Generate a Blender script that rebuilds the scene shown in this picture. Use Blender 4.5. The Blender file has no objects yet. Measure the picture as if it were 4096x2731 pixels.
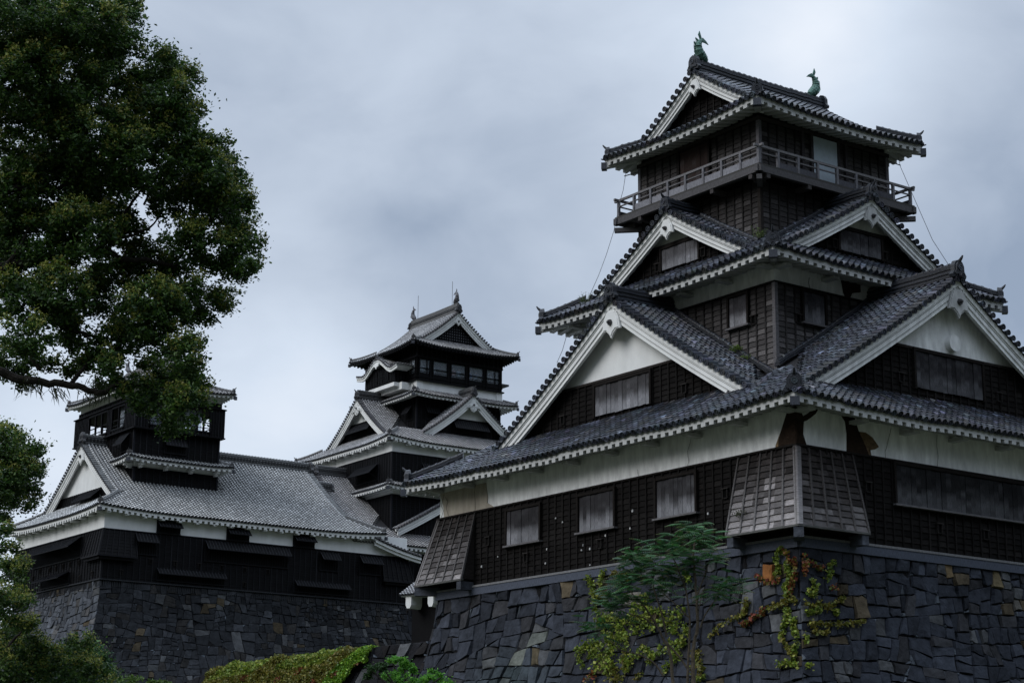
import bpy, math, random
import numpy as np
from mathutils import Vector, Matrix
rad = math.radians
rng = np.random.default_rng(7)
random.seed(7)
SC = bpy.context.scene
COL = SC.collection

# ------------------------------------------------------------------ camera
CF = 7448.43
CAM = np.array([-36.757, -36.984, -9.999])
YAW, PITCH, ROLL = 0.62775, 0.246164, 0.0088535
_f = np.array([math.sin(YAW)*math.cos(PITCH), math.cos(YAW)*math.cos(PITCH), math.sin(PITCH)])
_r = np.array([math.cos(YAW), -math.sin(YAW), 0.0]); _u = np.cross(_r, _f)
_r, _u = math.cos(ROLL)*_r+math.sin(ROLL)*_u, -math.sin(ROLL)*_r+math.cos(ROLL)*_u
cd = bpy.data.cameras.new('camera'); cam = bpy.data.objects.new('camera', cd); COL.objects.link(cam)
cd.sensor_width = 36.0; cd.lens = CF/4096*36; cd.clip_start = 0.5; cd.clip_end = 6000
cam.matrix_world = Matrix(((_r[0], _u[0], -_f[0], CAM[0]), (_r[1], _u[1], -_f[1], CAM[1]), (_r[2], _u[2], -_f[2], CAM[2]), (0, 0, 0, 1)))
SC.camera = cam

def ray(px, py):
    return _f+(px-2048)/CF*_r-(py-1365.5)/CF*_u
def at(px, py, dist):
    d = ray(px, py); return CAM+d*(dist/math.hypot(d[0], d[1]))
def on_x(px, py, x):
    d = ray(px, py); return CAM+d*((x-CAM[0])/d[0])
def on_y(px, py, y):
    d = ray(px, py); return CAM+d*((y-CAM[1])/d[1])

# ------------------------------------------------------------------ world
W = bpy.data.worlds.new('World'); SC.world = W; W.use_nodes = True
nt = W.node_tree; nt.nodes.clear()
def N(t, **k):
    n = nt.nodes.new(t)
    for a, b in k.items(): setattr(n, a, b)
    return n
def L(a, b): nt.links.new(a, b)
SUN_EL, SUN_AZ = rad(38), rad(284)      # azimuth clockwise from +Y
out = N('ShaderNodeOutputWorld'); bg = N('ShaderNodeBackground'); L(bg.outputs[0], out.inputs[0])
sky = N('ShaderNodeTexSky', sky_type='NISHITA', sun_disc=False, sun_elevation=SUN_EL, sun_rotation=SUN_AZ)
tc = N('ShaderNodeTexCoord')
def math_n(op, a, b=None, c=None, clamp=False):
    n = N('ShaderNodeMath', operation=op, use_clamp=clamp)
    for i, v in enumerate((a, b, c)):
        if v is None: continue
        if isinstance(v, (int, float)): n.inputs[i].default_value = v
        else: L(v, n.inputs[i])
    return n.outputs[0]
def noise(scale, detail, rough, dist=0.0, off=(0, 0, 0), sc=(1, 1, 1)):
    m = N('ShaderNodeMapping'); m.inputs['Location'].default_value = off; m.inputs['Scale'].default_value = sc
    L(tc.outputs['Generated'], m.inputs['Vector'])
    n = N('ShaderNodeTexNoise'); n.inputs['Scale'].default_value = scale; n.inputs['Detail'].default_value = detail
    n.inputs['Roughness'].default_value = rough; n.inputs['Distortion'].default_value = dist
    L(m.outputs[0], n.inputs['Vector']); return n.outputs['Fac']
def lobe(px, py, width, amp, sx=1.0):
    """a bright or dark bank of cloud centred on one direction of the sky"""
    d = ray(px, py); d = d/np.linalg.norm(d)
    dt = N('ShaderNodeVectorMath', operation='DOT_PRODUCT'); dt.inputs[1].default_value = tuple(d)
    L(tc.outputs['Generated'], dt.inputs[0])
    a = math_n('SUBTRACT', 1.0, dt.outputs['Value'])
    e = math_n('POWER', 2.71828, math_n('MULTIPLY', a, -2.0/width**2))
    return math_n('MULTIPLY', e, amp)
n1 = noise(3.4, 5, 0.5, 0.5, (3.1, 1.7, 0.2), (1, 1, 2.0))
n2 = noise(11, 5, 0.52, 0.35, (0.3, 2.2, 5.0), (1, 1, 1.6))
dens = math_n('ADD', math_n('MULTIPLY', math_n('SUBTRACT', n1, 0.5), .70), math_n('MULTIPLY', math_n('SUBTRACT', n2, 0.5), 0.42))
lb = None
for a in ((1230, 1560, .055, .36), (900, 1900, .10, .10), (3350, 20, .06, .50), (2850, 380, .08, .10), (2350, 900, .10, -.06), (1700, 900, .09, -.04),
          (3950, 1000, .10, -.24), (1560, 1180, .09, -.06), (150, 1850, .10, .24), (900, 250, .09, -.07), (1750, 1450, .07, -.06), (2150, 1250, .09, -.03), (1900, 250, .07, .05)):
    v = lobe(*a); lb = v if lb is None else math_n('ADD', lb, v)
br = math_n('ADD', dens, lb)
br = math_n('ADD', br, 0.32, clamp=True)
cr = N('ShaderNodeValToRGB'); L(br, cr.inputs[0])
el = cr.color_ramp.elements
el[0].position = 0.0; el[0].color = (.31, .385, .51, 1)
el[1].position = 1.0; el[1].color = (.95, 1.0, 1.08, 1)
e = el.new(.3); e.color = (.54, .62, .745, 1)
e = el.new(.6); e.color = (.70, .79, .92, 1)
sep = N('ShaderNodeSeparateXYZ'); L(tc.outputs['Generated'], sep.inputs[0])
up = N('ShaderNodeMapRange'); up.inputs[1].default_value = .42; up.inputs[2].default_value = 1.0; up.inputs[3].default_value = 1.0; up.inputs[4].default_value = 3.0
L(sep.outputs['Z'], up.inputs[0])
mul = N('ShaderNodeVectorMath', operation='SCALE'); L(cr.outputs[0], mul.inputs[0]); L(up.outputs[0], mul.inputs['Scale'])
# unseen low sky behind the camera, darkened to deepen shade under the eaves
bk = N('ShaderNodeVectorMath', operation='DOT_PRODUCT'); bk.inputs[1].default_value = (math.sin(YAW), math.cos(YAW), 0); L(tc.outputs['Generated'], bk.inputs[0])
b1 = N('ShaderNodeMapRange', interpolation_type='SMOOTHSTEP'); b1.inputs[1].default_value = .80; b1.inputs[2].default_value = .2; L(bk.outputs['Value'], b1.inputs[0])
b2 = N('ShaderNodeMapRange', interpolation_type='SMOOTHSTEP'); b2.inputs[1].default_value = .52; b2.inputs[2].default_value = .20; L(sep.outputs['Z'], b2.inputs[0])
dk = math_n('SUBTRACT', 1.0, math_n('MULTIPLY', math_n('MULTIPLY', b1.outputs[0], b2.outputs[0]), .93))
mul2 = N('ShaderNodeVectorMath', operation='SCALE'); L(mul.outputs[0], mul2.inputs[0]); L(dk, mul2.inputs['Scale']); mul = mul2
skm = N('ShaderNodeVectorMath', operation='SCALE'); L(sky.outputs[0], skm.inputs[0]); skm.inputs['Scale'].default_value = 0.10
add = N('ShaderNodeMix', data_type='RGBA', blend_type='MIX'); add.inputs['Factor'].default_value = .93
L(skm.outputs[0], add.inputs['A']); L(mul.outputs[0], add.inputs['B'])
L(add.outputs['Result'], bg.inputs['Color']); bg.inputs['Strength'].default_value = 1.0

# ------------------------------------------------------------------ sun (veiled by the cloud)
sl = bpy.data.lights.new('sun', 'SUN'); so = bpy.data.objects.new('sun', sl); COL.objects.link(so)
sl.energy = 1.6; sl.angle = rad(36); sl.color = (1.0, .985, .97)
sd = Vector((math.sin(SUN_AZ)*math.cos(SUN_EL), math.cos(SUN_AZ)*math.cos(SUN_EL), math.sin(SUN_EL)))
so.rotation_euler = sd.to_track_quat('Z', 'Y').to_euler()
SC.view_settings.view_transform = 'Standard'; SC.view_settings.look = 'None'
SC.view_settings.exposure = 0.0; SC.view_settings.gamma = 1.0
SC.cycles.max_bounces = 5; SC.cycles.diffuse_bounces = 2; SC.cycles.transmission_bounces = 4

# ------------------------------------------------------------------ materials
def mat(name, rough=.7, spec=.4, nscale=3.0, namt=.35, bump=.0, bscale=30., stretch=(1, 1, 1), metal=0.0, trans=0.0, tint=None, big=0.0, rvar=0.0):
    m = bpy.data.materials.new(name); m.use_nodes = True; t = m.node_tree; t.nodes.clear()
    def n(ty, **k):
        x = t.nodes.new(ty)
        for a, b in k.items(): setattr(x, a, b)
        return x
    o = n('ShaderNodeOutputMaterial'); p = n('ShaderNodeBsdfPrincipled')
    at_ = n('ShaderNodeAttribute', attribute_name='col')
    c = n('ShaderNodeTexCoord'); mp = n('ShaderNodeMapping'); mp.inputs['Scale'].default_value = stretch
    t.links.new(c.outputs['Object'], mp.inputs[0])
    nz = n('ShaderNodeTexNoise'); nz.inputs['Scale'].default_value = nscale; nz.inputs['Detail'].default_value = 5; nz.inputs['Roughness'].default_value = .62
    t.links.new(mp.outputs[0], nz.inputs['Vector'])
    mr = n('ShaderNodeMapRange'); mr.inputs[1].default_value = .28; mr.inputs[2].default_value = .72
    mr.inputs[3].default_value = 1-namt; mr.inputs[4].default_value = 1+namt
    t.links.new(nz.outputs['Fac'], mr.inputs[0])
    fac = mr.outputs[0]
    if big:
        nb = n('ShaderNodeTexNoise'); nb.inputs['Scale'].default_value = .35; nb.inputs['Detail'].default_value = 3
        t.links.new(c.outputs['Object'], nb.inputs['Vector'])
        m2 = n('ShaderNodeMapRange'); m2.inputs[1].default_value = .3; m2.inputs[2].default_value = .7; m2.inputs[3].default_value = 1-big; m2.inputs[4].default_value = 1+big
        t.links.new(nb.outputs['Fac'], m2.inputs[0])
        mm = n('ShaderNodeMath', operation='MULTIPLY'); t.links.new(fac, mm.inputs[0]); t.links.new(m2.outputs[0], mm.inputs[1]); fac = mm.outputs[0]
    sc = n('ShaderNodeVectorMath', operation='SCALE'); t.links.new(at_.outputs['Color'], sc.inputs[0]); t.links.new(fac, sc.inputs['Scale'])
    t.links.new(sc.outputs[0], p.inputs['Base Color'])
    p.inputs['Roughness'].default_value = rough; p.inputs['Specular IOR Level'].default_value = spec; p.inputs['Metallic'].default_value = metal
    if rvar:
        r2 = n('ShaderNodeMapRange'); r2.inputs[3].default_value = rough-rvar; r2.inputs[4].default_value = rough+rvar
        t.links.new(nz.outputs['Fac'], r2.inputs[0]); t.links.new(r2.outputs[0], p.inputs['Roughness'])
    if bump:
        nb = n('ShaderNodeTexNoise'); nb.inputs['Scale'].default_value = bscale; nb.inputs['Detail'].default_value = 5
        t.links.new(mp.outputs[0], nb.inputs['Vector'])
        bp = n('ShaderNodeBump'); bp.inputs['Strength'].default_value = bump; bp.inputs['Distance'].default_value = .05
        t.links.new(nb.outputs['Fac'], bp.inputs['Height']); t.links.new(bp.outputs[0], p.inputs['Normal'])
    if trans:
        tr = n('ShaderNodeBsdfTranslucent'); t.links.new(sc.outputs[0], tr.inputs['Color'])
        ms = n('ShaderNodeMixShader'); ms.inputs[0].default_value = trans
        t.links.new(p.outputs[0], ms.inputs[1]); t.links.new(tr.outputs[0], ms.inputs[2]); t.links.new(ms.outputs[0], o.inputs[0])
    else:
        t.links.new(p.outputs[0], o.inputs[0])
    return m
M = dict(
    tile=mat('aged_roof_tile', .38, .30, 14, .4, .3, 50, rvar=.16, big=.25),
    tile2=mat('new_roof_tile', .5, .4, 9, .2, .15, 60, big=.12),
    plaster=mat('lime_plaster', .88, .12, 1.3, .09, .06, 25, (1.4, 1.4, .6), big=.06),
    oldplaster=mat('stained_plaster', .88, .12, 2.6, .22, .1, 25, (1.6, 1.6, .5), big=.12),
    wood=mat('weathered_board', .85, .06, 6, .4, .5, 9, (1, 1, 9), big=.15),
    plank=mat('upright_plank', .85, .08, 9, .5, .4, 9, (9, 9, 1)),
    lacquer=mat('black_lacquered_board', .5, .07, 5, .2, .1, 20),
    stone=mat('wall_stone', .85, .10, 3.2, .42, .8, 8, big=.2),
    leaf=mat('leaf', .5, .35, 2.0, .2, trans=.32),
    bark=mat('bark', .9, .2, 8, .4, .6, 14),
    bronze=mat('green_bronze', .5, .5, 9, .4, .4, 25, metal=.25),
    metal=mat('dull_metal', .45, .5, 5, .1),
    mud=mat('bare_mud_wall', .95, .1, 5, .4, .8, 12, (1, 1, 2)),
    ground=mat('ground_earth', .95, .2, .6, .4, .3, 4),
    cloth=mat('cloth', .8, .2, 5, .1),
)
g = bpy.data.materials.new('window_glass'); g.use_nodes = True
gp = g.node_tree.nodes['Principled BSDF']; gp.inputs['Base Color'].default_value = (.75, .82, .9, 1); gp.inputs['Roughness'].default_value = .04
gp.inputs['Transmission Weight'].default_value = .85; gp.inputs['IOR'].default_value = 1.25
M['glass'] = g

# ------------------------------------------------------------------ mesh builder
class MB:
    def __init__(s): s.V = []; s.Q = []; s.T = []; s.C = []; s.n = 0
    def add(s, V, Q=None, T=None, col=(.5, .5, .5)):
        V = np.asarray(V, float).reshape(-1, 3); c = np.asarray(col, float)
        if c.ndim == 1: c = np.tile(c, (len(V), 1))
        s.V.append(V); s.C.append(c)
        if Q is not None and len(Q): s.Q.append(np.asarray(Q, int)+s.n)
        if T is not None and len(T): s.T.append(np.asarray(T, int)+s.n)
        s.n += len(V)
    def hexa(s, P, col):                       # P (...,8,3)
        P = np.asarray(P, float).reshape(-1, 8, 3); k = len(P)
        q = np.array([(0, 1, 3, 2), (4, 6, 7, 5), (0, 4, 5, 1), (2, 3, 7, 6), (0, 2, 6, 4), (1, 5, 7, 3)])
        c = np.asarray(col, float)
        if c.ndim == 2: c = np.repeat(c, 8, 0)
        s.add(P.reshape(-1, 3), (q[None]+8*np.arange(k)[:, None, None]).reshape(-1, 4), None, c)
    def grid(s, G, col):                       # G (m,n,3)
        m, n = G.shape[:2]; i = np.arange(m-1)[:, None]*n+np.arange(n-1)[None]
        Q = np.stack([i, i+1, i+n+1, i+n], -1).reshape(-1, 4)
        c = np.asarray(col, float)
        if c.ndim == 3: c = c.reshape(-1, 3)
        s.add(G.reshape(-1, 3), Q, None, c)
    def grids(s, G, col):                      # G (k,m,n,3), col (k,3) or (3,)
        k, m, n = G.shape[:3]; i = np.arange(m-1)[:, None]*n+np.arange(n-1)[None]
        Q = np.stack([i, i+1, i+n+1, i+n], -1).reshape(-1, 4)
        Q = (Q[None]+m*n*np.arange(k)[:, None, None]).reshape(-1, 4)
        c = np.asarray(col, float)
        if c.ndim == 2: c = np.repeat(c, m*n, 0)
        s.add(G.reshape(-1, 3), Q, None, c)
    def tube(s, pts, radii, seg=8, col=(.1, .1, .1), cap=True):
        pts = np.asarray(pts, float); k = len(pts); radii = np.broadcast_to(np.asarray(radii, float), (k,))
        t = np.gradient(pts, axis=0); t /= np.linalg.norm(t, axis=1)[:, None]+1e-9
        ref = np.array([0, 0, 1.]) if abs(t[:, 2]).mean() < .8 else np.array([1., 0, 0])
        a = np.cross(t, ref); a /= np.linalg.norm(a, axis=1)[:, None]+1e-9; b = np.cross(a, t)
        th = np.linspace(0, 2*math.pi, seg+1)[:-1]
        G = pts[:, None]+radii[:, None, None]*(np.cos(th)[None, :, None]*a[:, None]+np.sin(th)[None, :, None]*b[:, None])
        i = np.arange(k-1)[:, None]*seg+np.arange(seg)[None]; j = np.arange(k-1)[:, None]*seg+(np.arange(seg)[None]+1) % seg
        Q = np.stack([i, j, j+seg, i+seg], -1).reshape(-1, 4)
        V = G.reshape(-1, 3); T = None
        if cap:
            V = np.vstack([V, pts[:1], pts[-1:]]); o = k*seg; r = np.arange(seg)
            T = np.vstack([np.stack([np.full(seg, o), (r+1) % seg, r], 1), np.stack([np.full(seg, o+1), (k-1)*seg+r, (k-1)*seg+(r+1) % seg], 1)])
        s.add(V, Q, T, col)
    def prism(s, outline, P, h0, h1, col, inset=0.0):
        """outline (k,2) star-shaped; P(a,b,h)->xyz; extruded from h0 to h1"""
        o = np.asarray(outline, float); c = o.mean(0); k = len(o); o2 = c+(o-c)*(1-inset)
        V = [P(a, b, h0) for a, b in o]+[P(a, b, h1) for a, b in o2]+[P(c[0], c[1], h0), P(c[0], c[1], h1)]
        r = np.arange(k); r2 = (r+1) % k
        s.add(np.array(V), np.stack([r, r2, r2+k, r+k], 1), np.vstack([np.stack([np.full(k, 2*k), r2, r], 1), np.stack([np.full(k, 2*k+1), r+k, r2+k], 1)]), col)
    def sweep(s, pts, prof, side=None, col=(.1, .1, .1), cols=None):
        """closed profile (a,b) swept along pts: a to the side, b upwards"""
        pts = np.asarray(pts, float); t = np.gradient(pts, axis=0)
        sd_ = np.cross(t, [0, 0, 1.]); sd_ /= np.linalg.norm(sd_, axis=1)[:, None]
        if side is not None: sd_ = np.tile(np.asarray(side, float), (len(pts), 1))
        prof = np.asarray(prof, float); k = len(prof)
        G = pts[:, None]+prof[None, :, :1]*sd_[:, None]+prof[None, :, 1:]*np.array([0, 0, 1.])
        G = np.concatenate([G, G[:, :1]], 1)
        c = col
        if cols is not None: c = np.tile(np.vstack([cols, cols[:1]]), (len(pts), 1))
        s.grid(G, c)
        for e_ in (0, -1):
            V = np.vstack([G[e_][:k], G[e_][:k].mean(0)[None]]); r = np.arange(k)
            s.add(V, None, np.stack([np.full(k, k), r, (r+1) % k], 1), np.asarray(col))
    def build(s, name, m, parent=None, smooth=False, label=None):
        me = bpy.data.meshes.new(name)
        V = np.concatenate(s.V) if s.V else np.zeros((0, 3)); C = np.concatenate(s.C) if s.C else np.zeros((0, 3))
        Q = np.concatenate(s.Q) if s.Q else np.zeros((0, 4), int); T = np.concatenate(s.T) if s.T else np.zeros((0, 3), int)
        me.vertices.add(len(V)); me.vertices.foreach_set('co', V.astype(np.float32).ravel())
        nl = Q.size+T.size; me.loops.add(nl); me.loops.foreach_set('vertex_index', np.concatenate([Q.ravel(), T.ravel()]).astype(np.int32))
        me.polygons.add(len(Q)+len(T))
        st = np.concatenate([np.arange(len(Q))*4, len(Q)*4+np.arange(len(T))*3]).astype(np.int32)
        me.polygons.foreach_set('loop_start', st)
        me.polygons.foreach_set('use_smooth', np.full(len(Q)+len(T), smooth))
        me.update(calc_edges=True)
        a = me.color_attributes.new('col', 'FLOAT_COLOR', 'POINT')
        a.data.foreach_set('color', np.hstack([C, np.ones((len(C), 1))]).astype(np.float32).ravel())
        me.materials.append(M[m] if isinstance(m, str) else m)
        o = bpy.data.objects.new(name, me); COL.objects.link(o)
        if parent is not None: o.parent = parent
        if label: o['label'] = label
        return o
def tag(o, label, cat, group=None, kind=None):
    o['label'] = label; o['category'] = cat
    if group: o['group'] = group
    if kind: o['kind'] = kind
    return o
def thing(name, loc, label, cat, yaw=0, group=None):
    o = bpy.data.objects.new(name, None); COL.objects.link(o); o.empty_display_size = .5
    o.location = loc; o.rotation_euler = (0, 0, yaw); return tag(o, label, cat, group)

# ------------------------------------------------------------------ sides of a rectangular storey
class Side:
    def __init__(s, o, S, Nn, Ln): s.o = np.array([*o, 0.]); s.S = np.array([*S, 0.]); s.N = np.array([*Nn, 0.]); s.L = Ln
    def P(s, a, n, z):
        a, n, z = np.broadcast_arrays(np.asarray(a, float), np.asarray(n, float), np.asarray(z, float))
        return s.o+a[..., None]*s.S+n[..., None]*s.N+z[..., None]*np.array([0, 0, 1.])
def sides(x0, y0, x1, y1):
    return dict(L=Side((x0, y0), (0, 1), (-1, 0), y1-y0), R=Side((x0, y0), (1, 0), (0, -1), x1-x0),
                B=Side((x1, y0), (0, 1), (1, 0), y1-y0), K=Side((x0, y1), (1, 0), (0, 1), x1-x0))
def sbox(mb, sd_, s0, s1, n0, n1, z0, z1, col):
    s0, s1, n0, n1, z0, z1 = np.broadcast_arrays(*[np.asarray(v, float) for v in (s0, s1, n0, n1, z0, z1)])
    P = np.stack([sd_.P(a, b, c) for a in (s0, s1) for b in (n0, n1) for c in (z0, z1)], -2)
    mb.hexa(P, col)

# ------------------------------------------------------------------ tiles
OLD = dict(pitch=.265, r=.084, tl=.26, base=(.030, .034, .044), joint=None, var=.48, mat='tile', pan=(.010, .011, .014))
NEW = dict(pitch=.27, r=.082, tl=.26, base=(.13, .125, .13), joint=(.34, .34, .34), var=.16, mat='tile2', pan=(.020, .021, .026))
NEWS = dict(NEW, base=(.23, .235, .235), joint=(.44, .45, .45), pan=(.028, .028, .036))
def jit(n, st, base=None):
    b = np.array(base if base is not None else st['base']); v = st['var']
    k = np.exp(rng.normal(0, v, (n, 1))*.8)
    if st['joint'] is None:
        k = np.where(rng.random((n, 1)) < .14, k*2.2, k)
        c = b*k*(1+rng.normal(0, .05, (n, 3)))
        w = rng.random((n, 1)) < .12
        return np.clip(np.where(w, c*np.array([1.2, 1.05, .85]), c), .008, .34)
    return np.clip(b*k, .03, .4)
def resample(path, tl):
    seg = np.linalg.norm(np.diff(path, axis=0), axis=1); cum = np.concatenate([[0], np.cumsum(seg)])
    n = max(1, int(round(cum[-1]/tl))); x = np.linspace(0, cum[-1], n+1)
    return np.stack([np.interp(x, cum, path[:, i]) for i in range(3)], 1)
A5 = np.linspace(0, math.pi, 5)
def tile_row(mb, path, S, st, disc=False, pan=True, sgn=1):
    path = resample(np.asarray(path, float), st['tl'])
    if len(path) < 2 or np.linalg.norm(path[-1]-path[0]) < .08: return
    P0, P1 = path[:-1], path[1:]; k = len(P0); S = np.asarray(S, float)
    t = P1-P0; t /= np.linalg.norm(t, axis=1)[:, None]
    Nn = np.cross(t, S); Nn *= np.sign(Nn[:, 2:3]+1e-9)
    r = st['r']; c = jit(k, st)
    wob = rng.normal(0, .006 if st['joint'] is None else .001, (k, 1))
    off = np.cos(A5)[None, :, None]*S+np.sin(A5)[None, :, None]*Nn[:, None]
    lo = (P0-t*.025+Nn*.045+S*wob)[:, None]+r*off; hi = (P1+Nn*.018+S*wob)[:, None]+r*.9*off
    mb.grids(np.stack([lo, hi], 1), c)
    # step at the lower lip
    mb.grids(np.stack([lo, (P0-t*.02+Nn*.0)[:, None]+r*.6*off], 1), c*.9)
    if st['joint'] is not None:
        j0 = (P0-t*.035+Nn*.045)[:, None]+r*1.12*off; j1 = (P0+t*.045+Nn*.045)[:, None]+r*1.12*off
        jc = np.clip(np.array(st['joint'])*np.exp(rng.normal(0, .22, (k, 1))), .12, .7)
        mb.grids(np.stack([j0, j1], 1), jc); mb.grids(np.stack([j0, lo], 1), jc)
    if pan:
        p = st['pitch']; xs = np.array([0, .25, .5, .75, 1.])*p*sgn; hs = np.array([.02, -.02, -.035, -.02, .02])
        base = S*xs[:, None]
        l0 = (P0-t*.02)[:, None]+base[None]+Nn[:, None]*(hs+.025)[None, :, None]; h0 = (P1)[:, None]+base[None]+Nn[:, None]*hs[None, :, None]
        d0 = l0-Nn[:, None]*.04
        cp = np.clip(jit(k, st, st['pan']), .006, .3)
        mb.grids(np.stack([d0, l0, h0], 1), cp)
    if disc and (st['joint'] is not None or rng.random() > .10): disc_(mb, P0[0]-t[0]*.045+Nn[0]*.03, -t[0], S, r*1.18, st)
def disc_(mb, c, ax, S, r, st, length=.10):
    if st['joint'] is not None: st = dict(st, base=(.055, .056, .066))
    b = np.cross(ax, S); th = np.linspace(0, 2*math.pi, 11)[:-1]
    ring = lambda rr, d: c+ax*d+rr*(np.cos(th)[:, None]*S+np.sin(th)[:, None]*b)
    G = np.stack([ring(r*.92, -length), ring(r, -.01), ring(r, .0), ring(r*.8, .0), ring(r*.75, -.02), ring(r*.3, -.02), ring(r*.25, .0), ring(.001, .0)], 0)
    G = np.concatenate([G, G[:, :1]], 1); cc = jit(1, st)[0]*.8
    mb.grid(G, cc)
def ridge_prof(w, h, layers, cap):
    """stepped ridge section: courses of flat tiles below a rounded cap"""
    R = []; z = 0.0; lh = h/layers
    for i in range(layers):
        ww = w*(1-.10*i)
        R += [(ww, z), (ww, z+lh*.55), (ww-.045, z+lh*.6), (ww-.045, z+lh)]; z += lh
    top = [(cap*math.cos(a), z+cap*math.sin(a)) for a in np.linspace(0, math.pi, 7)]
    return R+top+[(-a, b) for a, b in R[::-1]]
def ridge(mb, pts, st, w=.17, h=.32, layers=3, cap=.085, beads=True):
    pts = resample(np.asarray(pts, float), .26); prof = np.array(ridge_prof(w, h, layers, cap))
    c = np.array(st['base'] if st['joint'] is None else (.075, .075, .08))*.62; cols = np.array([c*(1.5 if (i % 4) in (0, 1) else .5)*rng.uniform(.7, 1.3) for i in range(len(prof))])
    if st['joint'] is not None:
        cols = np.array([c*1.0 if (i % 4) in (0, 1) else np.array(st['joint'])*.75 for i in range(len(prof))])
    pts = pts+rng.normal(0, .008 if st['joint'] is None else .0, pts.shape)*[0, 0, 1]
    mb.sweep(pts, prof, None, c, cols)
    if beads:
        for i in range(1, len(pts)-1):
            t = pts[i+1]-pts[i-1]; t /= np.linalg.norm(t); sd_ = np.cross(t, [0, 0, 1.]); sd_ /= np.linalg.norm(sd_)
            th = np.linspace(0, math.pi, 7); R0 = cap*1.22
            q = pts[i]+[0, 0, h]
            ring = lambda d: q+t*d+R0*(np.cos(th)[:, None]*sd_+np.sin(th)[:, None]*np.array([0, 0, 1.]))
            mb.grid(np.stack([ring(-.04), ring(.04)]), jit(1, st)[0] if st['joint'] is None else np.array(st['joint'])*.6)
            if h > .6:                                          # row of round tile ends set in the ridge's side
                for sg in (1, -1):
                    cc = pts[i]+np.array([0, 0, h*.52])+sd_*sg*(w-.01)
                    th2 = np.linspace(0, 2*math.pi, 9)
                    rg = lambda rr, o_: cc+sd_*sg*o_+rr*(np.cos(th2)[:, None]*t+np.sin(th2)[:, None]*np.array([0, 0, 1.]))
                    mb.grid(np.stack([rg(.11, .0), rg(.11, .03), rg(.05, .03)]), c*.5)
ONI = np.array([(-.30, 0), (-.34, .10), (-.25, .22), (-.24, .42), (-.16, .56), (0, .62), (.16, .56), (.24, .42), (.25, .22), (.34, .10), (.30, 0), (.12, .05), (0, .02), (-.12, .05)])
def onigawara(parent, pos, outw, st, sc=1.0, horn=True, lean=.0, name='ridge_end_tile', pale=False):
    """demon-tile plaque closing a ridge, round boss in its middle, horn tile on top"""
    mb = MB(); outw = np.array([outw[0], outw[1], 0.]); outw /= np.linalg.norm(outw); sd_ = np.cross(outw, [0, 0, 1.]); pos = np.array(pos, float)
    P = lambda a, b, h: pos+sd_*a*sc+np.array([0, 0, b*sc])+outw*h*sc
    c = np.array(st['base'] if st['joint'] is None else (.075, .075, .08))*.7
    mb.prism(ONI, P, -.10, .05, c, .05)
    mb.prism(ONI*[.72, .76]+[0, .08], P, .05, .09, c*.8, .08)
    disc_(mb, P(0, .34, .12), outw, sd_, .10*sc, st, .05)
    disc_(mb, P(0, .06, .20), outw, sd_, .085*sc, st, .2)
    if horn:
        k = np.linspace(0, 1, 6)
        pts = [P(0, .50+.08*x+.13*x*x, -.05+.30*x-.04*x*x) for x in k]
        mb.tube(pts, [.075*sc, .07*sc, .06*sc, .05*sc, .04*sc, .022*sc], 8, c*.9)
    o = mb.build(name, st['mat'], parent)
    return o

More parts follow.
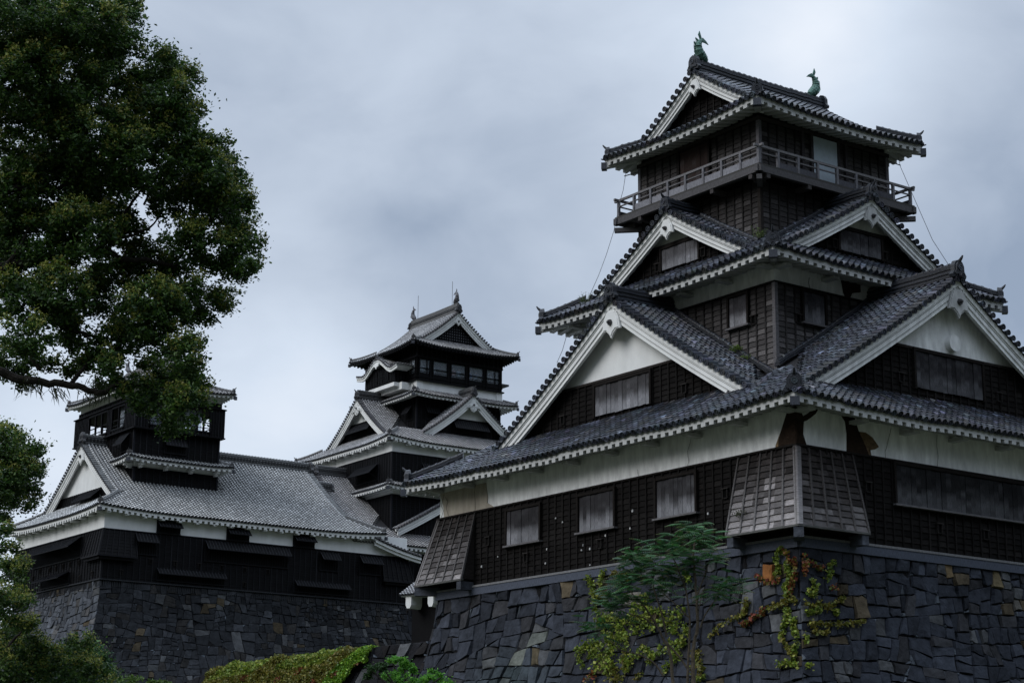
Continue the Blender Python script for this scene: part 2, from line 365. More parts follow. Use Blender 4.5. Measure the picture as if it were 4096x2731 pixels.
class Roof:
    """height of a roof surface at distance d in from the eave, s along the eave of length Ln"""
    def __init__(s, z, a, b, lift, R, D, wob=0.0): s.z, s.a, s.b, s.lift, s.R, s.D, s.wob = z, a, b, lift, R, D, wob
    def H(s, d, e, Ln):
        m = np.minimum(e, Ln-e); l = s.lift*np.clip(1-m/s.R, 0, 1)**2*np.clip(1-d/s.D, 0, 1)
        w = s.wob*np.clip((m-d)/1.5, 0, 1)*np.where(m < 40, 1, 0)*(np.sin(e*.83+1)+.6*np.sin(e*2.1+d*1.7)+.4*np.sin(e*4.3+d*3.1)) if s.wob else 0.0
        return s.z+s.a*d+s.b*d*d+l+w
PLW = (.74, .75, .74)
def eave(parent, sds, rf, over, st, keys='LRBK', raf=.36, rw=.19, rh=.11, fh=.14, black=False, beams=0.0, sag=0.0):
    """plastered fascia, rafters and soffit under the tile edge; sds = eave rectangle's sides"""
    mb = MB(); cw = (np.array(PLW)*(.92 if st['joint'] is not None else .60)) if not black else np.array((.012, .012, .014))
    for k in keys:
        sd_ = sds[k]; Ln = sd_.L; x = np.linspace(0, Ln, max(8, int(Ln/.5)))
        z = rf.H(0, x, Ln)
        f = lambda n, zz: sd_.P(np.clip(x, -n, Ln+n), n, zz)
        mb.grid(np.stack([f(-.001, z+.02), f(-.001, z-fh), f(-.10, z-fh)]), cw)
        # soffit following the rafters
        xs = np.clip(x, over, Ln-over)
        mb.grid(np.stack([f(-.05, z-fh-.002), sd_.P(xs, -over-.02, rf.H(0, xs, Ln)-fh+over*.22)]), cw*.8)  # soffit toned darker to paint in shade under the eave
        ns = int((Ln-.2)/raf); s0 = (Ln-ns*raf)/2+np.arange(ns+1)*raf-rw/2
        s0 = np.concatenate([s0[(s0 > .02) & (s0+rw < Ln-.02)]]); zr = rf.H(0, s0+rw/2, Ln)-fh
        m_ = np.minimum(s0+rw/2, Ln-s0-rw/2); inn = np.minimum(over+.01, np.maximum(m_, .12))
        P = np.stack([sd_.P(a, b, c) for a in (s0, s0+rw) for (b, c) in ((.003+0*s0, zr-rh), (.003+0*s0, zr+.004), (-inn, zr-rh+inn*.22), (-inn, zr+inn*.22))], -2)
        P = P.reshape(-1, 2, 2, 2, 3).transpose(0, 1, 2, 3, 4)
        mb.hexa(P.reshape(-1, 8, 3), cw)
        if beams:
            nb = int((Ln-2*over)/beams)
            for i in range(nb+1):
                s1 = over+.12+i*(Ln-2*over-.24)/max(nb, 1); zz = rf.H(0, s1, Ln)-fh-rh
                sbox(mb, sd_, s1-.13, s1+.13, -over+.55, -over-.05, zz-.20+over*.2, zz-.01+over*.1, cw)
    # corner beams reaching out under each corner
    L_, R_ = sds['L'], sds['R']; X0 = np.array([L_.o[0], L_.o[1]]); X1 = np.array([sds['K'].o[0]+sds['K'].L, sds['K'].o[1]])
    ob = mb.build('eave', 'plaster' if not black else 'lacquer', parent)
    for cx, cy, dx, dy in ((X0[0], X0[1], 1, 1), (X0[0], X1[1], 1, -1), (X1[0], X0[1], -1, 1), (X1[0], X1[1], -1, -1)):
        mb = MB(); z = rf.H(0, 0, L_.L)-fh-.02; q = np.array([dx, dy, 0])/math.sqrt(2); s2 = np.array([-q[1], q[0], 0]); c0 = np.array([cx, cy, z])
        k0, k1 = -.10, over*1.4
        P = np.array([c0+q*a+s2*b+np.array([0, 0, h]) for a, hh in ((k0, 0), (k1, over*.25)) for b in (-.11, .11) for h in (hh-.20, hh)])
        mb.hexa(P, cw)
        P = np.array([c0+q*a+s2*b+np.array([0, 0, h]) for a in (k0-.03, k0+.16) for b in (-.135, .135) for h in (-.23, .015)])
        mb.hexa(P, np.array((.068, .076, .098))*.55)
        mb.build('corner_beam', 'tile', ob)
    return ob
def tier_roof(parent, rect, rf, depth, st, keys='LRBK', cuts={}, name='roof', hips=True, hipw=.15, hiph=.24, hip_len=None, oni_sc=.8):
    """tiled skirt roof on all four sides. cuts[k]=(s0,s1,d): rows between s0 and s1 stop at d (a gable stands there)"""
    sds = sides(*rect); mb = MB()
    for k in keys:
        sd_ = sds[k]; Ln = sd_.L; n = int(Ln/st['pitch']); p = Ln/n
        stt = dict(st, pitch=p)
        for i in range(n):
            s = (i+.5)*p
            dm = min(depth, s+.02, Ln-s+.02)
            for (a, b, d_) in cuts.get(k, ()):
                if a < s < b: dm = min(dm, d_)
            if dm < .12: dm = .12
            d = np.linspace(0, dm, max(3, int(dm/.3)+2))
            z = rf.H(d, np.full_like(d, s), Ln)+.035
            tile_row(mb, sd_.P(s, -d+.06, z), sd_.S, stt, disc=True)
    ob = mb.build(name, st['mat'], parent)
    if hips:
        x0, y0, x1, y1 = rect
        hl = hip_len or depth
        for cx, cy, dx, dy in ((x0, y0, 1, 1), (x0, y1, 1, -1), (x1, y0, -1, 1), (x1, y1, -1, -1)):
            m2 = MB(); d = np.linspace(.10, hl, max(4, int(hl/.3)))
            z = rf.H(d, d, 99)+.04
            pts = np.stack([cx+dx*d, cy+dy*d, z], 1)
            ridge(m2, pts, st, hipw, hiph, 2, .075)
            h = m2.build('corner_ridge', st['mat'], ob)
            onigawara(h, (cx+dx*.06, cy+dy*.06, rf.H(0, 0, 99)+.0), (-dx, -dy), st, oni_sc)
    return ob, sds

def verge(mb, sd_, c, t, zf, U0, U, st, both=True, ln=.42, pitch=None, sgn=1):
    """short round tiles laid across the gable edge, ends showing to the front"""
    p = pitch or st['pitch']*1.04
    for sg in ((1, -1) if both else (sgn,)):
        us = [U0]
        while us[-1] < U:
            u = us[-1]; sl = (zf(u+.05)-zf(u))/.05; us.append(u+p/math.hypot(1, sl))
        for u in us:
            if u < .06: continue
            a = sd_.P(c+sg*u, -t+.16, zf(u)+.03); b = sd_.P(c+sg*u, -t+.16-ln, zf(u)+.07)
            sl = (zf(u+.05)-zf(u-.05))/.1; S = sd_.S*sg+np.array([0, 0, sl]); S /= np.linalg.norm(S)
            ax = a-b; ax /= np.linalg.norm(ax)
            mb.tube([b, a], [st['r']*.95, st['r']*.95], 9, jit(1, st)[0])
            disc_(mb, a+ax*.02, ax, S, st['r']*1.2, st, .05)
            # flat tile sagging between two round ones
            m_ = sd_.P(c+sg*(u+p*.38), -t+.10, zf(u+p*.38)-.02); m2 = sd_.P(c+sg*(u+p*.38), -t+.1-ln, zf(u+p*.38))
            q = S*p*.42; dn = np.array([0, 0, .05])
            mb.grid(np.stack([np.stack([m_-q, m_-dn, m_+q]), np.stack([m2-q, m2-dn*.6, m2+q])]), jit(1, st)[0]*.8)
def barge(parent, sd_, c, t, zf, U, st, wall_t, h=.50, th=.12, old=False, name='barge_board', top=.0):
    """plastered barge boards in three stepped mouldings"""
    mb = MB(); u = np.linspace(-U, U, 41)
    if 0 not in u: u = np.sort(np.append(u, 0))
    z = np.array([zf(abs(a)) for a in u])-top
    sl = np.gradient(z, u); k = np.sqrt(1+sl**2); k[np.abs(u) < .01] = math.hypot(1, sl[0])
    cw = np.array(PLW)
    def band(z0, z1, n0, n1, cc=1.0):
        A = [sd_.P(c+u, n1, z-z0*k), sd_.P(c+u, n0, z-z0*k), sd_.P(c+u, n0, z-z1*k), sd_.P(c+u, n1, z-z1*k), sd_.P(c+u, n1, z-z0*k)]
        mb.grid(np.stack(A), cw*cc)
        for e_ in (0, -1):
            mb.add(np.stack([a[e_] for a in A[:4]]), [(0, 1, 2, 3)], None, cw*cc)
    band(0, h*.34, -t+.05, -wall_t, .99)
    band(h*.34, h*.74, -t, -t-th)
    band(h*.40, h*.44, -t+.012, -t-.01)
    band(h*.74, h*.96, -t-.03, -t-th-.02)
    ob = mb.build(name, 'oldplaster' if old else 'plaster', parent)
    # dark thin line grooves
    m2 = MB()
    for f_ in (.46, .70):
        A = [sd_.P(c+u, -t+.004, z-h*f_*k), sd_.P(c+u, -t+.004, z-(h*f_+.012)*k)]
        m2.grid(np.stack(A), (.12, .12, .12))
    m2.build('moulding_groove', 'cloth', ob)
    return ob
def pendant(parent, sd_, c, t, z, w, st, fancy=False, disc_col=(.02, .02, .022), dirty=False):
    """carved board hanging from the gable's peak with a dark round boss"""
    mb = MB(); P = lambda a, b, h: sd_.P(c+a, -t+h, z+b)
    if fancy:
        o = [(-.25, .9), (-.42, .30), (-1.05, -.05), (-1.12, -.35), (-.75, -.22), (-.55, -.10), (-.42, -.42), (-.2, -.62), (0, -.70), (.2, -.62), (.42, -.42), (.55, -.10), (.75, -.22), (1.12, -.35), (1.05, -.05), (.42, .30), (.25, .9)]
    else:
        o = [(-.28, .75), (-.50, .35), (-.60, -.15), (-.35, -.14), (-.12, -.32), (0, -.52), (.12, -.32), (.35, -.14), (.60, -.15), (.50, .35), (.28, .75)]
    o = np.array(o)*w
    cc = np.array(PLW)*(.96 if not dirty else .6)
    mb.prism(o, P, -.02, .05, cc, .02); mb.prism(o*.86+[0, .02*w], P, .05, .075, cc, .04)
    if fancy:
        for sg in (-1, 1):
            for (x, y, r_) in ((.22, -.12, .20), (.62, .02, .13), (.85, -.12, .12), (.0, -.42, .16)):
                th = np.linspace(0, 2*math.pi*1.4, 14)
                pts = [P(sg*(x+r_*math.cos(a)*(1-a/12))*w, (y+r_*math.sin(a)*(1-a/12))*w, .085) for a in th]
                mb.tube(pts, .025*w, 5, cc*.95)
    ob = mb.build('gable_pendant', 'plaster' if not dirty else 'oldplaster', parent)
    m2 = MB(); hx = [(math.cos(a)*.14*w, math.sin(a)*.14*w+.18*w) for a in np.linspace(0, 2*math.pi, 7)[:-1]]
    m2.prism(hx, P, .06, .15, disc_col, .1); m2.prism(np.array(hx)*.45+[0, .10*w], P, .15, .22, disc_col, .2)
    m2.build('pendant_boss', 'metal', ob)
    return ob
def gable(parent, sd_, c, t, rf_main, zf, U, back, st, wall_t, plz, wall_mat='wood', h=.50, old=False, pend=.62, fancy=False, dirty=False, ridge_h=.45, ridge_w=.19, layers=3, oni_sc=1.0, wcol=None, boss=None, rb=None, cap=.085, zoff=.0, windows=True, zbase=None, basefn=None):
    """a dormer gable on one side of a storey: two tiled slopes, ridge, barge boards, closed front"""
    gp = bpy.data.objects.new('gable', None); COL.objects.link(gp); gp.parent = parent
    mb = MB(); n = int((back-t)/st['pitch'])+1
    for i in range(n):
        tt = t+.26+(i+.5)*st['pitch']
        if tt > back: break
        for sg in (1, -1):
            um = U
            zz = rf_main(tt)
            while um > .5 and zf(um) < zz-.05: um -= .05
            u = np.linspace(um, .05, max(4, int(um/.3)))
            z = np.array([zf(a) for a in u])+.06
            tile_row(mb, sd_.P(c+sg*u, -tt, z), -sd_.N, st)
    verge(mb, sd_, c, t, lambda u: zf(u)+.03, .12, U, st)
    # under-boarding
    u = np.linspace(-U, U, 31); z = np.array([zf(abs(a)) for a in u])
    mb.grid(np.stack([sd_.P(c+u, -t+.10, z-.005), sd_.P(c+u, -back, z-.005)]), (.03, .03, .032))
    ob = mb.build('gable_roof', st['mat'], gp)
    m2 = MB(); rb = rb or back
    ridge(m2, [sd_.P(c, -t+.0, zf(0)+.05), sd_.P(c, -rb, zf(0)+.05)], st, ridge_w, ridge_h, layers, cap)
    m2.build('gable_ridge', st['mat'], gp)
    onigawara(gp, sd_.P(c, -t+.10, zf(0)+.02), sd_.N, st, oni_sc)
    barge(gp, sd_, c, t, zf, U, st, wall_t, h, old=old)
    pendant(gp, sd_, c, t, zf(0)-h*1.25-.30*pend, pend, st, fancy, dirty=dirty)
    # front wall
    m3 = MB(); ks = np.linspace(-U, U, 61); zz = np.array([zf(abs(a)) for a in ks])-.06
    lo = np.minimum(plz, zz)
    m3.grid(np.stack([sd_.P(c+ks, -wall_t, lo), sd_.P(c+ks, -wall_t, zz)]), PLW)
    m3.build('gable_plaster', 'oldplaster' if old else 'plaster', gp)
    zb = rf_main(wall_t)-.12
    m4 = MB(); boards(m4, sd_, c-U, c+U, zb, plz-.02, -wall_t+.03, topf=lambda s: zf(abs(s-c))-.10, col=wcol, lac=(wall_mat == 'lacquer'))
    ww = max(.5, min(U, next((u_ for u_ in np.arange(0, U, .05) if zf(u_)-h*.6 < plz), U)))
    sbox(m4, sd_, c-ww, c+ww, -wall_t+.10, -wall_t, plz-.06, plz+.02, wcol if wcol is not None else (.03, .026, .024))
    m4.build('gable_boarding', wall_mat, gp)
    return gp
def boards(mb, sd_, s0, s1, z0, z1, n=.0, bw=.175, bay=.38, topf=None, col=None, lac=False, slope=0.0, batt=True, grey=0.0):
    """lapped boards with upright battens; slope leans the foot outwards"""
    base = np.array(col if col is not None else ((.0100, .0090, .0086) if not lac else (.0036, .0036, .0042)))
    nb = max(1, int(round((s1-s0)/bay))); x = np.linspace(s0, s1, nb+1); nr = max(1, int(round((z1-z0)/bw))); zz = np.linspace(z0, z1, nr+1)
    I, J = np.meshgrid(np.arange(nr), np.arange(nb), indexing='ij'); I = I.ravel(); J = J.ravel()
    a, b = x[J], x[J+1]; lo, hi = zz[I].copy(), zz[I+1].copy()
    if topf is not None:
        tp = np.minimum([topf(q) for q in a], [topf(q) for q in b]); ok = lo < tp-.03; a, b, lo, hi, I, J, tp = a[ok], b[ok], lo[ok], hi[ok], I[ok], J[ok], tp[ok]; hi = np.minimum(hi, tp)
    if not len(a): return
    Hh = z1-z0; out_ = lambda z: n+slope*(z1-z)/Hh
    k = len(a); v = np.exp(rng.normal(0, .16 if not lac else .08, (k, 1)))
    fr = np.clip(1-(lo-z0)/Hh, 0, 1)[:, None]
    row = np.exp(rng.normal(0, .12, nr))[I][:, None]
    c = base*v*row*(1+0*fr)
    if not lac:
        w = np.clip(grey*(.25+1.1*fr**1.3)*np.exp(rng.normal(0, .35, (k, 1))), 0, .9)
        c = c*(1-w)+np.array((.25, .235, .235))*w
    dj = rng.normal(0, .004 if not lac else .0, k)
    P = np.stack([np.stack([sd_.P(a, out_(lo)+.004, lo), sd_.P(b, out_(lo)+.004, lo)], 1), np.stack([sd_.P(a, out_(lo)+.034+dj, lo+.001), sd_.P(b, out_(lo)+.034-dj, lo+.001)], 1), np.stack([sd_.P(a, out_(hi)+.008, hi), sd_.P(b, out_(hi)+.008, hi)], 1)], 1)
    mb.grids(P, c)
    if batt:
        for q in x:
            tp = z1 if topf is None else min(z1, topf(q))
            if tp < z0+.1: continue
            zs = np.linspace(z0, tp, 5); w = .028
            cb = (base*1.25 if not lac else np.array((.015, .0155, .018)))*np.exp(rng.normal(0, .2))  # lacquer battens paler than the boards, painting in their sheen
            fr = (1-(zs-z0)/Hh)
            cc = np.array([cb*(1-grey*.5*f_)+np.array((.25, .24, .24))*grey*.5*f_ for f_ in fr])
            G = np.stack([sd_.P(q+dx, out_(zs)+dn, zs) for dx, dn in ((-w, .02), (-w, .06), (w, .06), (w, .02))])
            mb.grid(G, np.tile(cc, (4, 1)).reshape(4, 5, 3))
def shutter(parent, sd_, s0, s1, z0, z1, n=.085, grey=.6, frame=(.014, .012, .011), sill=True, npl=None, name='shutter', cdark=(.026, .025, .027), label=None):
    """vertical plank shutter, bleached towards its rain-beaten foot, in a dark frame"""
    mb = MB(); k = npl or max(3, int(round((s1-s0)/.2))); x = np.linspace(s0, s1, k+1); zs = np.linspace(z0, z1, 9)
    for i in range(k):
        j = rng.normal(0, .05); v = math.exp(rng.normal(0, .12)); f = 1-(zs-z0)/(z1-z0)
        w = np.clip((f-.42+j)/.38, 0, 1); w = w*w*(3-2*w)*grey
        w = np.clip(w+rng.normal(0, .05, 9), 0, 1)
        c = (np.array(cdark)*(1-w[:, None])+np.array((.25, .252, .27))*w[:, None])*v
        e_ = rng.normal(0, .008, 2); zl = zs.copy(); zl[0] -= abs(rng.normal(0, .012))
        a = x[i]+.003; b = x[i+1]-.003; nn = n+rng.normal(0, .004)
        G = np.stack([sd_.P(a, nn-.03, zl), sd_.P(a, nn+e_[0], zl), sd_.P(b, nn+e_[0], zl), sd_.P(b, nn-.03, zl)])
        mb.grid(G, np.tile(c, (4, 1)).reshape(4, 9, 3))
    ob = mb.build(name, 'plank', parent, label=label)
    m2 = MB(); fr = np.array(frame)
    sbox(m2, sd_, s0-.09, s0-.005, 0, n+.05, z0-.06, z1+.10, fr); sbox(m2, sd_, s1+.005, s1+.09, 0, n+.05, z0-.06, z1+.10, fr)
    sbox(m2, sd_, s0-.005, s1+.005, 0, n+.04, z1+.01, z1+.10, fr)
    sbox(m2, sd_, s0-.004, s1+.004, 0, n-.04, z0, z1, fr*.4)
    if sill: sbox(m2, sd_, s0-.12, s1+.12, 0, n+.10, z0-.075, z0-.02, (.13, .125, .13))
    m2.build('shutter_frame', 'wood', ob)
    return ob
def loophole(parent, sd_, s, z, n=.045, w=.16, h=.28):
    mb = MB(); c = (.022, .02, .019)
    sbox(mb, sd_, s-w/2-.03, s-w/2, 0, n+.05, z-h/2, z+h/2, c); sbox(mb, sd_, s+w/2, s+w/2+.03, 0, n+.05, z-h/2, z+h/2, c)
    sbox(mb, sd_, s-w/2-.07, s+w/2+.07, 0, n+.07, z+h/2, z+h/2+.03, np.array(c)*1.6); sbox(mb, sd_, s-w/2+.001, s+w/2-.001, 0, n+.03, z-h/2, z-h/2+.03, c)
    sbox(mb, sd_, s-w/2+.002, s+w/2-.002, 0, n+.014, z-h/2+.03, z+h/2-.001, (.002, .002, .002))
    return mb.build('loophole', 'wood', parent)
def flap(parent, sd_, s0, s1, z0, z1, outw=.7, drop=.75, n=.02, col=(.005, .0052, .006), name='window_flap'):
    """black flap propped open at its foot over a barred opening"""
    mb = MB(); c = np.array(col); hz = drop*(z1-z0)*.9
    sbox(mb, sd_, s0, s1, .0, n+.045, z0, z1, (.002, .002, .002))
    for x in np.arange(s0+.1, s1-.05, .19): sbox(mb, sd_, x-.03, x+.03, n+.045, n+.075, z0, z1, c*1.5)
    sbox(mb, sd_, s0-.06, s0, .0, n+.09, z0, z1, c*2); sbox(mb, sd_, s1, s1+.06, .0, n+.09, z0, z1, c*2); sbox(mb, sd_, s0-.08, s1+.08, 0, n+.10, z0-.06, z0, c*2.4)
    ob = mb.build('window_grille', 'lacquer', parent)
    m2 = MB(); a = (n+.10, z1+.05); b = (n+.10+outw, z1+.05-hz)
    P = [sd_.P(x, q[0], q[1]+dz) for x in (s0-.06, s1+.06) for q in (a, b) for dz in (-.04, 0)]
    m2.hexa(np.array(P), c*1.3)
    for x in np.arange(s0-.03, s1+.07, .24):
        P = [sd_.P(x+dx, q[0], q[1]+dz) for dx in (-.02, .02) for q in (a, b) for dz in (.001, .04)]
        m2.hexa(np.array(P), c*6)  # ribs paled to paint in the light they catch
    for x in (s0+.06, s1-.06): m2.tube([sd_.P(x, n+.08, z0+.15), sd_.P(x, b[0]-.04, b[1])], .015, 5, c*3)
    m2.build(name, 'lacquer', ob)
    return ob
def wall_box(parent, rect, z0, z1, m, col, name='wall'):
    mb = MB(); x0, y0, x1, y1 = rect
    mb.hexa(np.array([(a, b, c) for a in (x0, x1) for b in (y0, y1) for c in (z0, z1)]), col)
    return mb.build(name, m, parent)
def boarding(parent, rect, z0, z1, m='wood', lac=False, keys='LRBK', n=0.0, name='boarding', grey=0.0, bay=.38, cap=True, post=True, pcol=None):
    mb = MB(); sds = sides(*rect)
    for k in keys: boards(mb, sds[k], 0, sds[k].L, z0, z1, n, lac=lac, grey=grey, bay=bay)
    c = np.array((.016, .014, .013) if not lac else (.009, .0095, .012))
    x0, y0, x1, y1 = rect
    if cap:
        for k in keys: sbox(mb, sds[k], -.07 if k in 'LB' else .0, sds[k].L+(.07 if k in 'LB' else .0), n, n+.075, z1+.002, z1+.06, c)
    if post:
        pc = np.array(pcol) if pcol is not None else c*1.6
        for (a, b) in ((x0, y0), (x0, y1), (x1, y0), (x1, y1)):
            sx = -1 if a == x0 else 1; sy = -1 if b == y0 else 1
            mb.hexa(np.array([(p, q, r) for p in (a+sx*.075, a-sx*.06) for q in (b+sy*.075, b-sy*.06) for r in (z0, z1)]), pc)
    return mb.build(name, m, parent), sds

def irimoya(parent, rect, rf, g, axis, st, old=False, over=.9, ridge_h=.5, ridge_w=.2, layers=3, oni_sc=1.1, pend=.6, bh=.42, wallm='wood', plz=None, lattice=False, fancy=False, hiph=.22, cap=.09, ends=(1, 1), rlim=None, wcol=None, desc=True, keysL='LRBK'):
    """hip-and-gable roof; ridge along `axis`, gable plane a distance g in from the end eaves"""
    sds = sides(*rect); mains, endk = (('R', 'K'), ('L', 'B')) if axis == 'X' else (('L', 'B'), ('R', 'K'))
    half = sds[endk[0]].L/2; mb = MB()
    for k in mains:
        sd_ = sds[k]; Ln = sd_.L; n = int(Ln/st['pitch']); p = Ln/n; stt = dict(st, pitch=p)
        for i in range(n):
            s = (i+.5)*p; m = min(s, Ln-s); dm = half-.03 if m > g+.26 else min(m+.02, g+.1); dm = max(dm, .12)
            d = np.linspace(0, dm, max(3, int(dm/.3)+2))
            tile_row(mb, sd_.P(s, -d+.06, rf.H(d, np.full_like(d, s), Ln)+.035), sd_.S, stt, disc=True)
    for k in endk:
        sd_ = sds[k]; Ln = sd_.L; n = int(Ln/st['pitch']); p = Ln/n; stt = dict(st, pitch=p)
        for i in range(n):
            s = (i+.5)*p; dm = max(.12, min(g+.5, s+.02, Ln-s+.02)); d = np.linspace(0, dm, max(3, int(dm/.3)+2))
            tile_row(mb, sd_.P(s, -d+.06, rf.H(d, np.full_like(d, s), Ln)+.035), sd_.S, stt, disc=True)
    zf = lambda u: rf.H(half-u, 99, 999)
    for k in endk: verge(mb, sds[k], half, g, lambda u: zf(u)+.03, .12, half-g+.05, st)
    u = np.linspace(-half+g, half-g, 31); Lm = sds[mains[0]].L
    mb.grid(np.stack([sds[endk[0]].P(half+u, -g-.1, [zf(abs(a))-.005 for a in u]), sds[endk[0]].P(half+u, -Lm+g+.1, [zf(abs(a))-.005 for a in u])]), (.03, .03, .032))
    ob = mb.build('roof', st['mat'], parent)
    e0, e1 = sds[endk[0]], sds[endk[1]]
    m2 = MB(); zt = zf(0)+.03; r0, r1 = (g+.02, g+.02)
    ridge(m2, [e0.P(half, -r0, zt), (e0.P(half, -r0, zt)+e1.P(half, -r1, zt))/2-[0, 0, .04], e1.P(half, -r1, zt)], st, ridge_w, ridge_h, layers, cap)
    m2.build('main_ridge', st['mat'], ob)
    for e_ in (e0, e1): onigawara(ob, e_.P(half, -g+.06, zt+.02), e_.N, st, oni_sc, horn=False)
    # corner ridges and descending ridges
    x0, y0, x1, y1 = rect
    for cx, cy, dx, dy in ((x0, y0, 1, 1), (x0, y1, 1, -1), (x1, y0, -1, 1), (x1, y1, -1, -1)):
        m3 = MB(); d = np.linspace(.1, g+.25, max(4, int(g/.3)+2)); pts = np.stack([cx+dx*d, cy+dy*d, rf.H(d, d, 99)+.04], 1)
        ridge(m3, pts, st, .14, hiph, 2, .075)
        h = m3.build('corner_ridge', st['mat'], ob)
        onigawara(h, (cx+dx*.06, cy+dy*.06, rf.H(0, 0, 99)), (-dx, -dy), st, .8)
    if desc:
        for e_ in (e0, e1):
            for sg in (1, -1):
                m3 = MB(); uu = np.linspace(half-g-.35, .25, 10)
                ridge(m3, e_.P(half+sg*uu, -g-.62, [zf(a)+.06 for a in uu]), st, .12, .16, 2, .07)
                h = m3.build('descending_ridge', st['mat'], ob)
    for k in endk:
        e_ = sds[k]; gp = bpy.data.objects.new('gable', None); COL.objects.link(gp); gp.parent = parent
        wt = g+.42
        barge(gp, e_, half, g, zf, half-g+.12, st, wt, bh, old=old)
        pendant(gp, e_, half, g, zf(0)-bh*1.25-.3*pend, pend, st, fancy)
        m4 = MB(); zb = rf.H(wt, 99, 999)-.12
        if lattice:
            ks = np.linspace(-half+g, half-g, 41); zz = np.array([zf(abs(a)) for a in ks])-.1
            m4.grid(np.stack([e_.P(half+ks, -wt, np.full(41, zb)), e_.P(half+ks, -wt, zz)]), (.012, .012, .014))
            for q in np.arange(-half+g+.2, half-g-.1, .24): sbox(m4, e_, half+q-.04, half+q+.04, -wt, -wt+.06, zb, max(zb+.05, zf(abs(q))-bh*.8), (.006, .006, .007))
            for z_ in np.arange(zb+.15, zf(0)-bh-.1, .24):
                w_ = max([a for a in np.arange(0, half, .05) if zf(a)-bh*.8 > z_] or [0])
                if w_ > .1: sbox(m4, e_, half-w_, half+w_, -wt+.001, -wt+.05, z_-.035, z_+.035, (.006, .006, .007))
            for q in np.arange(-half+g+.32, half-g-.1, .24):
                for z_ in np.arange(zb+.27, zf(0)-bh-.1, .24):
                    if zf(abs(q)+.1)-bh > z_+.08: sbox(m4, e_, half+q-.05, half+q+.05, -wt-.02, -wt+.008, z_-.04, z_+.04, (.16, .17, .19))
        else:
            if plz is not None:
                ks = np.linspace(-half+g, half-g, 41); zz = np.array([zf(abs(a)) for a in ks])-.06
                m5 = MB(); m5.grid(np.stack([e_.P(half+ks, -wt, np.minimum(plz, zz)), e_.P(half+ks, -wt, zz)]), PLW); m5.build('gable_plaster', 'plaster', gp)
            boards(m4, e_, g, 2*half-g, zb, plz if plz is not None else zf(0)-.2, -wt+.02, topf=lambda s: zf(abs(s-half))-.10, lac=(wallm == 'lacquer'), col=wcol, grey=.25 if old else 0)
        m4.build('gable_boarding', wallm, gp)
    return ob, sds

def shachi(parent, pos, fwd, sc, m, c, spiny=True):
    """ridge-end sea creature: head gripping the ridge, body rearing up, forked tail on top"""
    mb = MB(); pos = np.array(pos, float); fwd = np.array([fwd[0], fwd[1], 0.]); fwd /= np.linalg.norm(fwd); sd_ = np.cross(fwd, [0, 0, 1.])
    c = np.array(c)
    P = lambda a, b, h=0: pos+(fwd*a+np.array([0, 0, b])+sd_*h)*sc
    path = [(.34, .02), (.20, .12), (.02, .26), (-.10, .46), (-.12, .68), (-.02, .88), (.10, 1.0)]
    rr = [.13, .21, .24, .21, .17, .12, .07]
    tt = np.linspace(0, 6, 25); px_, py_, pr_ = [np.interp(tt, range(7), v) for v in ([p[0] for p in path], [p[1] for p in path], rr)]
    for _ in range(3): px_[1:-1] = (px_[:-2]+px_[1:-1]*2+px_[2:])/4; py_[1:-1] = (py_[:-2]+py_[1:-1]*2+py_[2:])/4
    mb.tube([P(a, b) for a, b in zip(px_, py_)], pr_*sc*(1+.05*np.sin(tt*9)), 12, c)
    for q in range(4, 22): mb.tube([P(px_[q]-pr_[q]*.8, py_[q]+.02), P(px_[q]-pr_[q]*1.5, py_[q]+.10)], [.03*sc, .004], 4, c*1.1)
    for (a, b) in ((.10, .62), (-.05, .95), (.42, .98), (.28, 1.16), (.02, 1.28)):      # tail lobes
        pass
    def fin(pts, th=.02, cc=1.1):
        V = [P(a, b, h) for h in (-th, th) for a, b in pts]; k = len(pts); r = np.arange(k)
        cent = np.mean(np.array(pts), 0)
        V += [P(cent[0], cent[1], -th*1.5), P(cent[0], cent[1], th*1.5)]
        mb.add(np.array(V), np.stack([r, (r+1) % k, (r+1) % k+k, r+k], 1), np.vstack([np.stack([np.full(k, 2*k), (r+1) % k, r], 1), np.stack([np.full(k, 2*k+1), r+k, (r+1) % k+k], 1)]), c*cc)
    fin([(.02, .95), (-.10, 1.22), (-.02, 1.40), (.06, 1.18), (.12, 1.02)]); fin([(.05, .98), (.16, 1.12), (.36, 1.0), (.50, .86), (.30, .90), (.16, .90)])
    for i, (a, b) in enumerate(path[2:6]):
        fin([(a-.10, b-.05), (a-.26, b+.10), (a-.20, b+.02), (a-.24, b+.16), (a-.08, b+.08)], .012)
        fin([(a+.10, b-.03), (a+.20, b+.05), (a+.10, b+.06)], .012)
    for h in (-.14, .14):
        V = [P(.10, .22, h*.8), P(-.06, .16, h*2.0), P(-.16, .34, h*1.8), P(.0, .36, h)]
        mb.add(np.array(V), [(0, 1, 2, 3)], None, c*1.1)
        mb.tube([P(.20, .20, h*.8), P(.22, .21, h*1.1)], .03*sc, 6, c*1.5)
    mb.tube([P(.26, -.04), P(.40, -.02)], [.13*sc, .07*sc], 8, c*.9)          # jaw
    return mb.build('sea_creature_ornament', m, parent)

